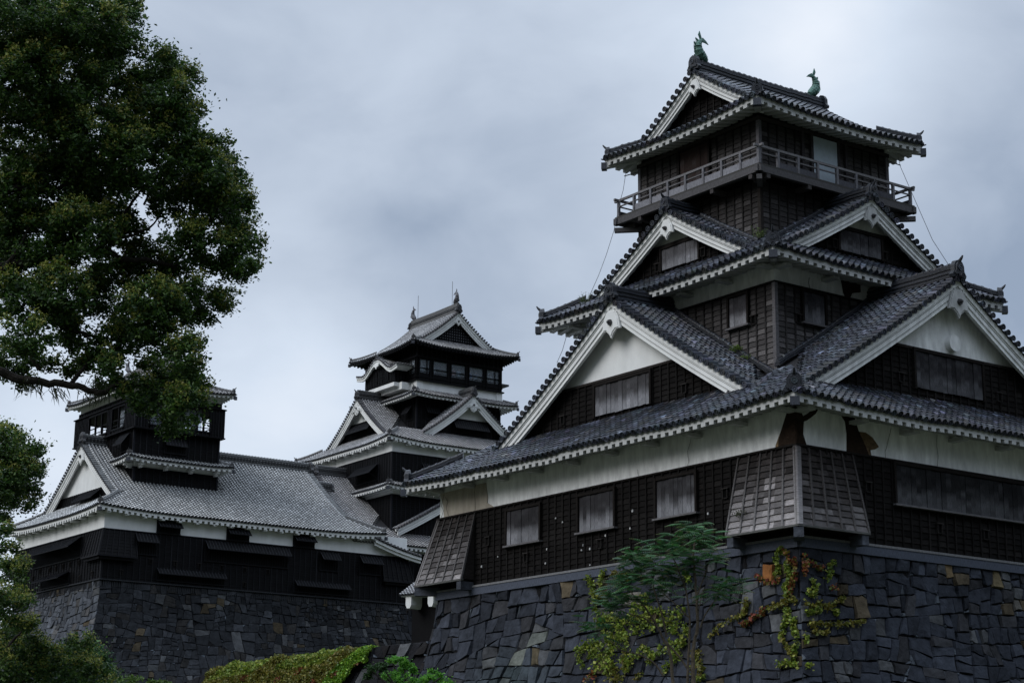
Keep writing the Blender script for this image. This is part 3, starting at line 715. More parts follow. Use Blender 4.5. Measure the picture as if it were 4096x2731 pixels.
# ================================================================== 1. weathered turret on the right
T = thing('wooden_turret', (0, 0, 0), 'tall weathered timber and plaster castle turret nearest the camera, on the right', 'turret')
WL1, WL2 = 15.24, 18.0
R1 = (0, 0, WL1, WL2); E1 = (-.906, -.906, WL1+.906, WL2+.906); s1 = sides(*R1)
rf1 = Roof(1.13, .60, .008, .14, 5, 3, .016)
wall_box(T, (.02, .02, WL1-.02, WL2-.02), -2.60, 1.6, 'oldplaster', PLW, 'plaster_wall')
b1, _ = boarding(T, R1, -2.53, -.0, pcol=(.06, .055, .055))
mb = MB()
for k in 'LR': sbox(mb, s1[k], -.04, s1[k].L, 0, .12, -2.60, -2.532, (.17, .17, .175)); sbox(mb, s1[k], -.02, s1[k].L, -.1, .10, -2.86, -2.60, (.075, .085, .11))
mb.build('foundation_sill', 'plank', T)
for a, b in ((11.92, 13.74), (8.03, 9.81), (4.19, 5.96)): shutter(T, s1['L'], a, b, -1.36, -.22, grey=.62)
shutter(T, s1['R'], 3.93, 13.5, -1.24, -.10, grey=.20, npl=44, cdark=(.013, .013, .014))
for s, z in ((12.68, -1.89), (8.77, -1.85), (4.88, -1.82), (14.9, -1.1), (2.9, -1.0)): loophole(T, s1['L'], s, z)
for s, z in ((2.78, -.9), (5.75, -1.82), (7.82, -1.82), (9.9, -1.82)): loophole(T, s1['R'], s, z)
# fallen plaster: bare mud and cracks
def patch(sd_, pts, m, col, n=.008):
    mb = MB(); mb.prism(np.array(pts), lambda a, b, h: sd_.P(a, h-.02, b), .0, .02+n, col, 0)
    return mb.build('exposed_mud_patch', m, T)
mudc = (.026, .017, .012)
patch(s1['L'], [(-.03, 1.14), (.29, 1.1), (.42, .85), (.6, .5), (.70, .3), (.72, .03), (-.03, .02), (-.03, .5)], 'mud', mudc)
patch(s1['L'], [(.58, .5), (.66, .42), (.83, .12), (.83, .02), (.70, .02), (.69, .3)], 'mud', (.17, .115, .065), .006)
patch(s1['R'], [(-.03, 1.14), (.19, 1.06), (.30, .88), (.33, .8), (.30, .60), (.27, .3), (.36, .12), (.42, .02), (-.03, .02), (-.03, .5)], 'mud', mudc)
patch(s1['R'], [(.30, .88), (.52, 1.0), (.7, 1.16), (.9, 1.15), (.80, 1.02), (.60, .88), (.44, .78), (.34, .74)], 'mud', mudc, .009)
patch(s1['R'], [(1.84, 1.12), (2.36, 1.18), (2.46, .91), (2.55, .70), (2.78, .35), (2.95, .03), (2.02, .02), (2.05, .6), (2.0, .95)], 'mud', mudc)
patch(s1['R'], [(2.55, .72), (2.82, .73), (3.1, .62), (3.36, .37), (3.2, .28), (2.95, .22), (3.04, .02), (2.9, .02), (2.75, .4)], 'mud', (.13, .088, .05), .005)
patch(s1['L'], [(17.97, .95), (15.14, .98), (15.07, .63), (15.01, .46), (15.04, .26), (14.49, -.0), (15.75, .02), (17.68, .02), (17.75, .5)], 'oldplaster', (.36, .325, .27), .006)
mb = MB()
for k, pts in (('L', [(15.75, .0), (15.74, .35), (15.80, .7), (15.76, 1.0)]), ('L', [(17.4, .1), (17.55, .4), (17.45, .6), (17.62, .8)]), ('L', [(4.62, .03), (4.55, .2), (4.6, .5), (4.45, .8), (4.4, 1.0)]), ('L', [(6.9, .03), (6.95, .3)]), ('R', [(3.62, .03), (3.6, .25), (3.68, .4), (3.75, .6), (3.85, .85), (3.9, 1.0)]), ('R', [(5.85, .05), (5.9, .4), (5.86, .7), (5.9, 1.05)]), ('L', [(17.7, .9), (17.85, .5), (17.72, .3), (17.9, .02)])):
    mb.tube([s1[k].P(a, .012, b) for a, b in pts], .007, 4, (.05, .045, .04))
mb.build('wall_crack', 'mud', T)
for cx_, cy_, sc_, pts in ((1580, 1700, .3826, ((1680, 972), (1752, 1012), (1588, 1295), (1968, 1255), (1950, 1305), (2038, 1292), (2038, 1460), (1573, 1443), (1075, 1373), (905, 1477))), (2300, 1600, .3826, ((602, 1156), (578, 1338), (320, 1413), (1390, 1185), (85, 1516)))):
    for q in pts:
        p = on_x(cx_+q[0]*sc_, cy_+q[1]*sc_, -.05); mb = MB(); mb.prism(np.array([(-.022, -.03), (.02, -.034), (.026, .01), (.0, .04), (-.02, .02)])*rng.uniform(.6, 1.2), lambda a, b, h: np.array([-.03-h, p[1]+a, p[2]+b]), 0, .035, (.5, .5, .5)); mb.build('whitewash_fleck', 'plaster', T)
E1s = sides(*E1)
cutL = [(9.906-6.3, 9.906+6.3, 2.15)]; cutR = [(8.526-6.3, 8.526+6.3, 1.9)]
rt, _ = tier_roof(T, E1, rf1, 2.75, OLD, cuts=dict(L=cutL, R=cutR, B=[(3, 17, 2)], K=[(3, 14, 2)]), hip_len=1.5, hiph=.26, oni_sc=.95)
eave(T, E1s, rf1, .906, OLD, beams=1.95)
zf1 = lambda u: 6.28-.69*u+.009*u*u
rm1 = lambda t: rf1.H(t+.906, 99, 999)
OLDG = dict(OLD)
gL = gable(T, s1['L'], 9.0, .67, rm1, zf1, 6.55, 3.27, OLD, 1.15, 3.86, h=.52, pend=.78, ridge_h=.42)
gR = gable(T, s1['R'], 7.62, .40, rm1, zf1, 6.9, 4.045, OLD, .88, 3.92, h=.52, old=True, pend=.78, dirty=True, ridge_h=.42)
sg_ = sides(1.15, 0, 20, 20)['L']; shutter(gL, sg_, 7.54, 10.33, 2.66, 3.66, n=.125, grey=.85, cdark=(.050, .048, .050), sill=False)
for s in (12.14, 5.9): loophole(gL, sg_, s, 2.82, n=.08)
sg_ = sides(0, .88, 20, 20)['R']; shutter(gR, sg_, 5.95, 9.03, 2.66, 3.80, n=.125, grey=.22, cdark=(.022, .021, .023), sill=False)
for s in (5.31, 9.85): loophole(gR, sg_, s, 2.86, n=.08)
mb = MB(); P = lambda a, b, h: sg_.P(7.75+a, h, 4.30+b)
mb.prism([(.27*math.cos(a), .27*math.sin(a)) for a in np.linspace(0, 2*math.pi, 25)[:-1]], P, -.02, .20, PLW, .04); mb.build('plaster_disc', 'oldplaster', gR)
def flashing(parent, x, y, along, zf, c, u1, u0=.3):
    for sg in (1, -1):
        mb = MB(); u = np.linspace(u1, u0, 14); z = np.array([zf(a) for a in u])+.12
        pts = np.stack([np.full(14, x), c+sg*u, z], 1) if along == 'Y' else np.stack([c+sg*u, np.full(14, y), z], 1)
        ridge(mb, pts, OLD, .13, .15, 2, .07); mb.build('flashing_ridge', 'tile', parent)
flashing(gL, 3.14, 0, 'Y', zf1, 9.0, 5.0); flashing(gR, 0, 3.92, 'X', zf1, 7.62, 4.45)
# second storey
R2 = (3.268, 4.045, 11.974, 13.955); s2 = sides(*R2); o2 = 1.072; E2 = (R2[0]-o2, R2[1]-o2, R2[2]+o2, R2[3]+o2)
wall_box(T, (R2[0]+.02, R2[1]+.02, R2[2]-.02, R2[3]-.02), 2.0, 7.4, 'oldplaster', PLW, 'plaster_wall')

b2, _ = boarding(T, R2, 3.3, 6.25, grey=.42, bay=.42, pcol=(.12, .115, .12))
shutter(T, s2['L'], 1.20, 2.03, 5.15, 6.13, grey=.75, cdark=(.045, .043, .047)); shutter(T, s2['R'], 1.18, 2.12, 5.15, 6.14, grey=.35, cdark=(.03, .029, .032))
loophole(T, s2['L'], .92, 5.2); loophole(T, s2['R'], .93, 5.2)
mb = MB()
mb.tube([s2['R'].P(a, .012, b) for a, b in ((1.55, 6.33), (1.5, 6.5), (1.54, 6.68))], .01, 4, (.05, .045, .04)); mb.build('wall_crack', 'mud', T)
patch(s2['R'], [(3.0, 6.9), (3.1, 6.45), (3.18, 6.32), (3.4, 6.32), (3.5, 6.5), (3.9, 6.6), (3.9, 6.9)], 'mud', (.03, .022, .02))
rf2 = Roof(6.88, .60, .02, .12, 4, 2, .014)
tier_roof(T, E2, rf2, 1.95, OLD, cuts=dict(L=[(6.027-3.9, 6.027+3.9, 1.6)], R=[(5.42-3.9, 5.42+3.9, 1.55)], B=[(2, 10, 1.5)], K=[(2, 9, 1.5)]), hip_len=1.2, hiph=.24, oni_sc=.9)
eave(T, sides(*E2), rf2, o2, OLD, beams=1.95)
zf2 = lambda u: 9.86-.62*u+.012*u*u
rm2 = lambda t: rf2.H(t+o2, 99, 999)
gL2 = gable(T, s2['L'], 4.955, -.158, rm2, zf2, 4.0, 1.30, OLD, .30, 8.86, h=.44, pend=.58, ridge_h=.36, ridge_w=.17, oni_sc=.85)
gR2 = gable(T, s2['R'], 4.352, -.185, rm2, zf2, 4.05, 1.9, OLD, .28, 8.84, h=.44, pend=.58, old=True, dirty=True, ridge_h=.36, ridge_w=.17, oni_sc=.85)
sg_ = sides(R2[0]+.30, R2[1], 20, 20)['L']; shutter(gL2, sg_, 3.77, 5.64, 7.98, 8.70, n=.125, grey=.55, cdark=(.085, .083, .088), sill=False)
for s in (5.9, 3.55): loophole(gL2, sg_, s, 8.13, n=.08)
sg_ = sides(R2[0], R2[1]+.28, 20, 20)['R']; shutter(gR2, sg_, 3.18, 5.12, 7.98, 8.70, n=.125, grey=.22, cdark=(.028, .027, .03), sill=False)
for s in (2.98, 5.32): loophole(gR2, sg_, s, 8.13, n=.08)
flashing(gL2, 4.42, 0, 'Y', zf2, 9.0, 3.1); flashing(gR2, 0, 5.80, 'X', zf2, 7.62, 3.1)
# top storey with its balcony
R3 = (4.547, 5.919, 10.70, 12.08); s3 = sides(*R3); o3 = .917; E3 = (R3[0]-o3, R3[1]-o3, R3[2]+o3, R3[3]+o3)
wall_box(T, (R3[0]+.02, R3[1]+.02, R3[2]-.02, R3[3]-.02), 7.6, 12.95, 'wood', (.008, .007, .007), 'wall')
boarding(T, R3, 8.1, 10.45, grey=.22, bay=.42, cap=False, name='lower_boarding')
b3, _ = boarding(T, R3, 10.70, 12.56, grey=.30, bay=.42, pcol=(.12, .115, .125))
for k in 'LR': pass
shutter(T, s3['L'], 2.43, 3.91, 11.0, 12.48, grey=.06, cdark=(.032, .022, .020), sill=False, n=.09)
mb = MB(); sbox(mb, s3['R'], 2.45, 3.62, 0, .10, 10.82, 12.54, (.36, .42, .47)); dw = mb.build('sliding_door', 'cloth', T, label='pale blue grey sliding door panel')
mb = MB()
for a in (2.33, 3.62, 4.0, 1.9):
    mb = MB(); sbox(mb, s3['R'], a, a+.12, 0, .13, 10.75, 12.62, (.04, .036, .038)); mb.build('door_post', 'wood', dw)
ob_ = .623; D = (R3[0]-ob_, R3[1]-ob_, R3[2]+ob_, R3[3]+ob_); sD = sides(*D)
bal = bpy.data.objects.new('balcony', None); COL.objects.link(bal); bal.parent = T
mb = MB(); gw = (.085, .082, .085)
mb.hexa(np.array([(a, b, c) for a in (D[0]-.05, D[2]+.05) for b in (D[1]-.05, D[3]+.05) for c in (10.68, 10.745)]), (.06, .058, .055))
for k in 'LRBK': sbox(mb, sD[k], -.12, sD[k].L+.12, -.10, .05 if k in 'LB' else .047, 10.46, 10.678, gw)
for k in 'LRBK':
    for a in np.arange(.4, sD[k].L, 1.9): sbox(mb, sD[k], a-.08, a+.08, -.62, .03, 10.30, 10.458, (.06, .055, .055))
for (a, b) in ((D[0], D[1]), (D[0], D[3]), (D[2], D[1]), (D[2], D[3])):
    for h in (10.18,):
        q = np.array([(5+2.6-a), (9-b), 0]); q /= np.linalg.norm(q); s_ = np.array([-q[1], q[0], 0])
        mb.hexa(np.array([np.array([a, b, h])-q*.08+q*x+s_*y+np.array([0, 0, z]) for x in (0, 1.0) for y in (-.09, .09) for z in (0, .16)]), gw)
mb.build('balcony_deck', 'plank', bal)
mb = MB()
for k in 'LRBK':
    Ln = sD[k].L; nn = 8 if k in 'LB' else 8; xs = np.linspace(0, Ln, nn+1)
    for i, a in enumerate(xs):
        a = min(max(a, .05), Ln-.05); sbox(mb, sD[k], a-.045, a+.045, -.10, -.01, 10.745, 11.36, (.15, .148, .16))
    sbox(mb, sD[k], -.16, Ln+.16, -.095, -.015, 11.34, 11.42, (.16, .155, .16)); sbox(mb, sD[k], 0, Ln, -.08, -.03, 11.13, 11.17, (.13, .125, .13))
mb.build('balcony_railing', 'plank', bal)
for k in 'LRBK':
    Ln = sD[k].L; xs = np.linspace(0, Ln, 9)
    for i in range(8):
        mb = MB()
        if (k == 'L' and i in (7,)) or (k == 'R' and i in (0, 3, 7)): continue
        cc = (.20, .20, .22) if k == 'L' else (.07, .07, .08)  # left panels paler, sunlight put into their colour
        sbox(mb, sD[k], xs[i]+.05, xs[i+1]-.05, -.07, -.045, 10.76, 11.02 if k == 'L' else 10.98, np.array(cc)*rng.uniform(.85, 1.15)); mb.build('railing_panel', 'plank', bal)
rf3 = Roof(12.82, .50, .029, .15, 3.5, 1.6, .010)
r3, _ = irimoya(T, E3, rf3, .86, 'X', OLD, ridge_h=.42, ridge_w=.2, oni_sc=.95, pend=.50, bh=.40, desc=False, hiph=.26)
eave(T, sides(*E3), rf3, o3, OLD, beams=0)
mb = MB()                                   # dark tie band right under the top eaves
for k in 'LRBK': sbox(mb, s3[k], -.1 if k in 'LB' else 0, s3[k].L+(.1 if k in 'LB' else 0), 0, .10, 12.565, 12.70, (.035, .031, .03))
mb.build('head_beam', 'wood', T)
for x, d in ((4.75, 1), (10.42, -1)): shachi(T, (x, 9.0, 15.80), (d, 0), .80, 'bronze', (.055, .13, .105))
# flared stone-dropping bays on the two corners
def flare(parent, cx, cy, dy, len_, slope=.55, z1=-.02, z0=-2.33, grey=.9):
    """clapboarded skirt hanging out over a corner; dy=+1 near corner, -1 far corner"""
    mb = MB(); nr = 12; m3 = MB()
    faces = []
    def run(F, ln, g_):
        fz = np.linspace(0, 1, nr+1)
        for i in range(nr):
            f0, f1 = fz[i+1], fz[i]; z_0 = z1-f0*(z1-z0); z_1 = z1-f1*(z1-z0)
            a0 = np.linspace(-slope*f0, ln, 7); a1 = np.linspace(-slope*f1, ln, 7)
            for j in range(6):
                w = np.clip(g_*(f0**1.9)*math.exp(rng.normal(0, .45)), 0, .95)
                c = np.array((.022, .019, .018))*(1-w)+np.array((.24, .225, .225))*w; c = c*math.exp(rng.normal(0, .28))
                G = np.stack([np.stack([F(a0[j], slope*f0+.004, z_0), F(a0[j+1], slope*f0+.004, z_0)]), np.stack([F(a0[j], slope*f0+.05, z_0), F(a0[j+1], slope*f0+.05, z_0)]), np.stack([F(a1[j], slope*f1+.012, z_1), F(a1[j+1], slope*f1+.012, z_1)])])
                mb.grid(G, c)
        for q in np.linspace(0, 1, 6)[0:]:
            pts = [F(-slope*f+q*(ln+slope*f), slope*f+.055, z1-f*(z1-z0)) for f in np.linspace(0, 1, 6)]
            cc = np.array([np.array((.04, .036, .035))*(1-g_*f*.7)+np.array((.26, .25, .25))*g_*f*.7 for f in np.linspace(0, 1, 6)])
            o = pts[0]-pts[0]; sdir = F(1, 0, 0)-F(0, 0, 0); nd = F(0, 1, 0)-F(0, 0, 0)
            G = np.stack([np.array(pts)+sdir*dx+nd*dn for dx, dn in ((-.03, -.05), (-.03, .02), (.03, .02), (.03, -.05))])
            mb.grid(G, np.tile(cc, (4, 1)).reshape(4, 6, 3))
    FL = lambda a, n, z: np.array([cx-n, cy+dy*a, z]); FR = lambda a, n, z: np.array([cx+a, cy-dy*n, z])
    run(FL, len_[0], grey); run(FR, len_[1], grey*.38)
    # cheeks
    for F, ln in ((FL, len_[0]), (FR, len_[1])): mb.add(np.array([F(ln, 0, z1), F(ln, slope+.04, z0), F(ln, 0, z0)]), None, [(0, 1, 2)], (.035, .03, .028))
    # corner post
    pts = [np.array([cx-slope*f-.02, cy-dy*(slope*f+.02), z1-f*(z1-z0)]) for f in (0, .5, 1)]
    G = np.stack([np.array(pts)+[dx, dy*d2, 0] for dx, d2 in ((-.03, .12), (-.06, -.03), (-.03, -.06), (.12, -.06))])
    mb.grid(G, np.tile(np.array([(.10, .095, .095), (.18, .17, .175), (.30, .285, .285)]), (4, 1)).reshape(4, 3, 3))
    # foot board and supporting beams
    o = slope+.06
    mb.add(np.array([FL(-o, o, z0), FL(len_[0], o, z0), np.array([cx, cy+dy*len_[0], z0]), np.array([cx+len_[1], cy, z0]), FR(len_[1], o, z0)]), [(0, 1, 2, 3)], [(0, 3, 4)], (.02, .018, .017))
    for F, ln in ((FL, len_[0]), (FR, len_[1])):
        P = np.array([F(a, n, z) for a in (-o, ln+.03) for n in (o-.10, o+.01) for z in (z0-.06, z0+.0)]); mb.hexa(P, (.10, .10, .095))
    ob = mb.build('stone_drop_bay', 'wood', parent); bc = (.06, .066, .08)
    for F, ln in ((FL, len_[0]), (FR, len_[1])):
        m3 = MB(); P = np.array([F(a, n, z) for a in (ln-.28, ln-.02) for n in (-.5, o-.02) for z in (z0-.36, z0-.08)]); m3.hexa(P, bc); m3.build('bay_support_beam', 'stone', ob)
    m3 = MB(); q = np.array([-1, -dy, 0])/math.sqrt(2); s_ = np.array([-q[1], q[0], 0]); b0 = np.array([cx, cy, z0-.36])
    m3.hexa(np.array([b0+q*x+s_*y+np.array([0, 0, z]) for x in (-.6, o*1.35) for y in (-.14, .14) for z in (0, .28)]), bc)
    m3.build('bay_support_beam', 'stone', ob)
flare(T, 0, 0, 1, (2.32, 2.18))
flare(T, 0, WL2, -1, (2.30, 2.2), grey=.75)

# ================================================================== stone walls
def clip(poly, a, b, c):                       # keep a*x+b*y<=c
    out_ = []
    for i in range(len(poly)):
        p, q = poly[i], poly[(i+1) % len(poly)]; dp, dq = a*p[0]+b*p[1]-c, a*q[0]+b*q[1]-c
        if dp <= 0: out_.append(p)
        if dp*dq < 0: t = dp/(dp-dq); out_.append((p[0]+t*(q[0]-p[0]), p[1]+t*(q[1]-p[1])))
    return out_
def masonry(Ln, Hh, cw, ch, r_):
    """break the face into angular blocks: wavy courses, each cut by leaning joints, big ones kept here and there"""
    out_ = []
    def area(p): x, y = np.array(p).T; return .5*abs(np.dot(x, np.roll(y, -1))-np.dot(y, np.roll(x, -1)))
    def split(poly, thr, depth=0):
        if len(poly) < 3: return
        p = np.array(poly); ext = p.max(0)-p.min(0); ar = area(poly)
        if depth > 16 or ar < thr:
            if ar > thr*.12 and r_.random() < .30:            # a small filler stone wedged at one corner
                i = r_.integers(len(p)); c = p.mean(0); v = p[i]-c; d = np.linalg.norm(v); n_ = v/d; k = n_@p[i]-r_.uniform(.05, .13)
                a_ = clip(poly, n_[0], n_[1], k); b_ = clip(poly, -n_[0], -n_[1], -k)
                if len(a_) > 2 and len(b_) > 2: out_.append((np.array(a_), 0)); out_.append((np.array(b_), 1)); return
            out_.append((p, 0)); return
        vertical = ext[0]/cw > ext[1]/ch*r_.uniform(.8, 1.25)
        ang = r_.normal(0, .20) if vertical else r_.normal(0, .11); f = r_.uniform(.36, .64); q = p.min(0)+ext*f
        n_ = np.array([math.cos(ang), math.sin(ang)]) if vertical else np.array([math.sin(ang), math.cos(ang)])
        k = n_@q; t = thr*math.exp(r_.normal(0, .11))
        split(clip(poly, n_[0], n_[1], k), t, depth+1); split(clip(poly, -n_[0], -n_[1], -k), thr*thr/t, depth+1)
    nx = max(1, int(Ln/(cw*4))); ny = max(1, int(Hh/(ch*4)))
    split([(0, 0), (Ln, 0), (Ln, Hh), (0, Hh)], cw*ch*1.25)
    return out_
def stone_face(mb, A, B, nrm, ztop, Hh, off, cw, ch, seed, stretch=True, base=(.030, .034, .044), tan=.05, topfn=None, colfn=None, bulge=.085, ends=(1, 1), accent=()):
    """irregular fitted boulders; off(h) is how far the battered face stands out at depth h"""
    r_ = np.random.default_rng(seed); A = np.array([*A, 0.]); B = np.array([*B, 0.]); Ln = np.linalg.norm(B-A); u = (B-A)/Ln; n3 = np.array([*nrm, 0.])
    def P(s, h, n=0.0):
        o = off(h); ss = s
        if stretch: ss = -o*ends[0]+s*(Ln+o*(ends[0]+ends[1]))/Ln
        z = ztop-h-(topfn(s) if topfn else 0)
        return A+u*ss+n3*(o+n)+np.array([0, 0, z])
    G = np.array([[P(s, h, -.03) for s in np.linspace(0, Ln, 24)] for h in np.linspace(-.02, Hh, 16)]); mb.grid(G, (.008, .008, .009))
    blocks = masonry(Ln, Hh, cw, ch, r_); acc = {}
    for (a, b, cc) in accent:
        acc[min((i for i in range(len(blocks)) if not blocks[i][1]), key=lambda i: np.hypot(*(blocks[i][0].mean(0)-(a, b))))] = cc
    for bi, (poly, small) in enumerate(blocks):
        c = poly.mean(0); rad_ = np.linalg.norm(poly-c, axis=1).mean()
        if rad_ < .05: continue
        gap = min(.008+r_.uniform(0, .014), rad_*.15); f0 = 1-gap/rad_; f1 = max(.5, f0-.035/max(rad_, .12)*r_.uniform(.5, 1.4))
        edge = (poly[:, 0] < .01) | (poly[:, 0] > Ln-.01)
        # roughen corners: subdivide edges
        pl = []
        for i in range(len(poly)):
            p, q = poly[i], poly[(i+1) % len(poly)]; pl.append(p)
            if np.linalg.norm(q-p) > .22: m_ = (p+q)/2+(r_.uniform(-.035, .035, 2) if not (edge[i] and edge[(i+1) % len(poly)]) else 0); pl.append(m_)
        pl = np.array(pl); k = len(pl); tilt = r_.uniform(-.16, .16, 2); bu = bulge*r_.uniform(.2, 1.1)
        ed = (pl[:, 0] < .012) | (pl[:, 0] > Ln-.012)
        p0 = c+(pl-c)*f0; p1 = c+(pl-c)*f1; p0[ed, 0] = pl[ed, 0]; p1[ed, 0] = pl[ed, 0]+(c[0]-pl[ed, 0])*.0
        V = [P(a, b, -.02) for a, b in p0]+[P(a, b, bu*.78+(a-c[0])*tilt[0]+(b-c[1])*tilt[1]+r_.normal(0, .008)-(0 if not e_ else bu*.7)) for (a, b), e_ in zip(p1, ed)]+[P(c[0], c[1], bu*.95)]
        r = np.arange(k); r2 = (r+1) % k
        col = np.array(base)*math.exp(r_.normal(0, .22)); x = r_.random()
        if x < tan*.6: col = np.array((.085, .068, .045))*r_.uniform(.5, 1.2)
        elif x < tan+.06: col = np.array((.075, .078, .082))*r_.uniform(.7, 1.2)
        elif x < tan+.22: col = col*np.array([1.12, 1.0, .86])
        if small or rad_ < .12: col = np.array((.062, .072, .085))*r_.uniform(.6, 1.5)
        if colfn: col = colfn(c[0], c[1], col, r_)
        if bi in acc: col = np.array(acc[bi])
        mb.add(np.array(V), np.stack([r, r2, r2+k, r+k], 1), np.stack([r+k, r2+k, np.full(k, 2*k)], 1), col)
offU = lambda h: .04*h+.045*min(h, 5.5)**2+(.5*max(0, h-5.5))
SW = thing('stone_wall', (0, 0, 0), 'dark stone rampart of large fitted boulders carrying the timber turret', 'stone wall')
ACC_W = ((1.28, .78, (.21, .088, .030)), (7.17, .83, (.15, .14, .125)), (12.7, 2.1, (.12, .13, .115)), (11.9, 1.7, (.10, .11, .10)))
ACC_S = ((6.2, .33, (.17, .125, .07)), (8.25, .3, (.15, .12, .07)), (9.0, .9, (.09, .085, .075)))
def cu(s, h, col, r_):
    w = np.clip(1-abs(s-12.6)/3.2, 0, 1)*np.clip((h-1.6)/2, 0, 1)          # lichen-whitened stones
    return col*(1+1.5*w*r_.random())+np.array((.0, .01, .0))*w
mb = MB(); stone_face(mb, (.0, 0), (.0, WL2), (-1, 0), -2.84, 8.9, offU, .62, .50, 11, colfn=cu, accent=ACC_W); mb.build('wall_face', 'stone', SW)
mb = MB(); stone_face(mb, (0, .0), (WL1, .0), (0, -1), -2.84, 8.9, offU, .60, .48, 12, tan=.05, ends=(1, 1), accent=ACC_S); mb.build('wall_face', 'stone', SW)
mb = MB(); stone_face(mb, (0, WL2), (WL1, WL2), (0, 1), -2.84, 8.9, offU, .9, .7, 13); mb.build('wall_face', 'stone', SW)
mb = MB(); mb.hexa(np.array([(a, b, c) for a in (.1, WL1-.1) for b in (.1, WL2-.1) for c in (-11.7, -2.862)]), (.03, .03, .032)); mb.build('wall_core', 'stone', SW)

# ================================================================== 2. small keep, left
OS = np.array([13.663, 78.488, 7.875]); BLK = (.0036, .0036, .0042)
K = thing('small_keep', tuple(OS), 'black and white small castle keep with long grey roof on the left', 'castle keep')
SR = (0, 0, 24.0, 15.2); ss = sides(*SR)
wall_box(K, (.03, .03, 23.97, 15.17), -3.35, 1.5, 'plaster', PLW, 'plaster_wall')
boarding(K, SR, -3.29, 0, 'lacquer', True, bay=.45, pcol=(.012, .012, .014))
mb = MB()
for k in 'LR': sbox(mb, ss[k], -.12, ss[k].L+.1, 0, .14, -3.38, -3.30, (.03, .032, .036))
mb.build('foot_moulding', 'lacquer', K)
flap(K, ss['L'], 3.35, 11.7, -1.55, -.22, .95, .62); flap(K, ss['L'], 5.1, 9.95, -3.15, -2.42, .8, .70)
flap(K, ss['R'], 2.3, 3.8, -1.45, -.16, .45, .5); flap(K, ss['R'], 7.5, 13.9, -1.5, -.2, .5, .5); flap(K, ss['R'], 4.0, 9.0, -3.08, -2.36, .4, .6)
flap(K, ss['R'], 14.6, 19.0, -3.08, -2.36, .4, .6); flap(K, ss['R'], 16.6, 18.0, -1.4, -.2, .5, .5); flap(K, ss['R'], 19.9, 21.6, -1.4, -.2, .5, .5)
for a in (3.8, 9.07, 14.33): 
    f_ = flap(K, ss['R'], a+.08, a+1.66, .10, .80, .42, .62, n=.05)
    mb = MB(); sbox(mb, ss['R'], a, a+1.74, .01, .05, .02, .98, (.010, .010, .011)); mb.build('window_surround', 'lacquer', f_)
for a, z in ((10.4, -1.9), (8.6, -1.95), (7.5, -1.95), (6.3, -1.95), (5.1, -1.9), (3.6, -1.95), (11.6, -2.3), (1.3, -2.9), (3.3, -3.0)): loophole(K, ss['L'], a, z, w=.14, h=.3)
for a, z in ((1.2, -.7), (3.5, -1.9), (5.3, -1.9), (7.1, -1.9), (8.8, -1.9), (10.6, -1.9), (1.4, -2.8), (12.4, -1.9), (10.6, -2.9)): loophole(K, ss['R'], a, z, w=.16, h=.3)
def kflare(parent, cx, cy, dx, dy, ln, z1, z0, slope):
    mb = MB(); FL = lambda a, n, z: np.array([cx-dx*n, cy+dy*a, z]); FR = lambda a, n, z: np.array([cx+dx*a, cy-dy*n, z]); c = np.array(BLK)*1.3
    for F, l in ((FL, ln[0]), (FR, ln[1])):
        nr = 8
        for i in range(nr):
            f0, f1 = (i+1)/nr, i/nr; za, zb_ = z1-f0*(z1-z0), z1-f1*(z1-z0)
            mb.grid(np.array([[F(-slope*f0, slope*f0, za), F(l, slope*f0, za)], [F(-slope*f0, slope*f0+.035, za), F(l, slope*f0+.035, za)], [F(-slope*f1, slope*f1+.01, zb_), F(l, slope*f1+.01, zb_)]]), c*rng.uniform(.8, 1.2))
        for q in np.linspace(0, 1, 7):
            pts = np.array([F(-slope*f+q*(l+slope*f), slope*f+.05, z1-f*(z1-z0)) for f in (0, 1)]); sdir = F(1, 0, 0)-F(0, 0, 0); nd = F(0, 1, 0)-F(0, 0, 0)
            mb.grid(np.stack([pts+sdir*a+nd*b for a, b in ((-.03, -.04), (-.03, .02), (.03, .02), (.03, -.04))]), c*2.6)
        mb.add(np.array([F(l, 0, z1), F(l, slope+.04, z0), F(l, 0, z0)]), None, [(0, 1, 2)], c)
        P = np.array([F(a, n, z) for a in (-slope-.08, l+.04) for n in (slope-.15, slope+.06) for z in (z0-.10, z0)]); mb.hexa(P, c*3)
        P = np.array([F(a, n, z) for a in (-slope*.6, l-.2) for n in (-.3, slope-.1) for z in (z0-.28, z0-.101)]); mb.hexa(P, c*2)
    return mb.build('stone_drop_bay', 'lacquer', parent)
kflare(K, 0, 0, 1, 1, (2.3, 2.3), -.02, -1.75, .45); kflare(K, 0, 15.2, 1, -1, (1.9, 2), -.02, -1.75, .45); kflare(K, 24, 0, -1, 1, (2, 2.2), -.02, -1.75, .35)
ES = (-.62, -.55, 21.75, 15.75); rs = Roof(1.28, .60, .0125, .26, 6, 3.2)
rk, eS = irimoya(K, ES, rs, 1.92, 'X', NEWS, ridge_h=.62, ridge_w=.2, layers=4, oni_sc=1.35, pend=.95, bh=.62, wallm='lacquer', plz=3.6, fancy=False, wcol=BLK, hiph=.26, cap=.11)
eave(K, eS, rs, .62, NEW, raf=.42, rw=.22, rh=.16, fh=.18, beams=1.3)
gl = sides(-.62+2.30, -.55, 30, 15.75)['L']; flap(K, gl, 5.1, 8.4, 2.50, 3.35, .7, .8, n=.05)
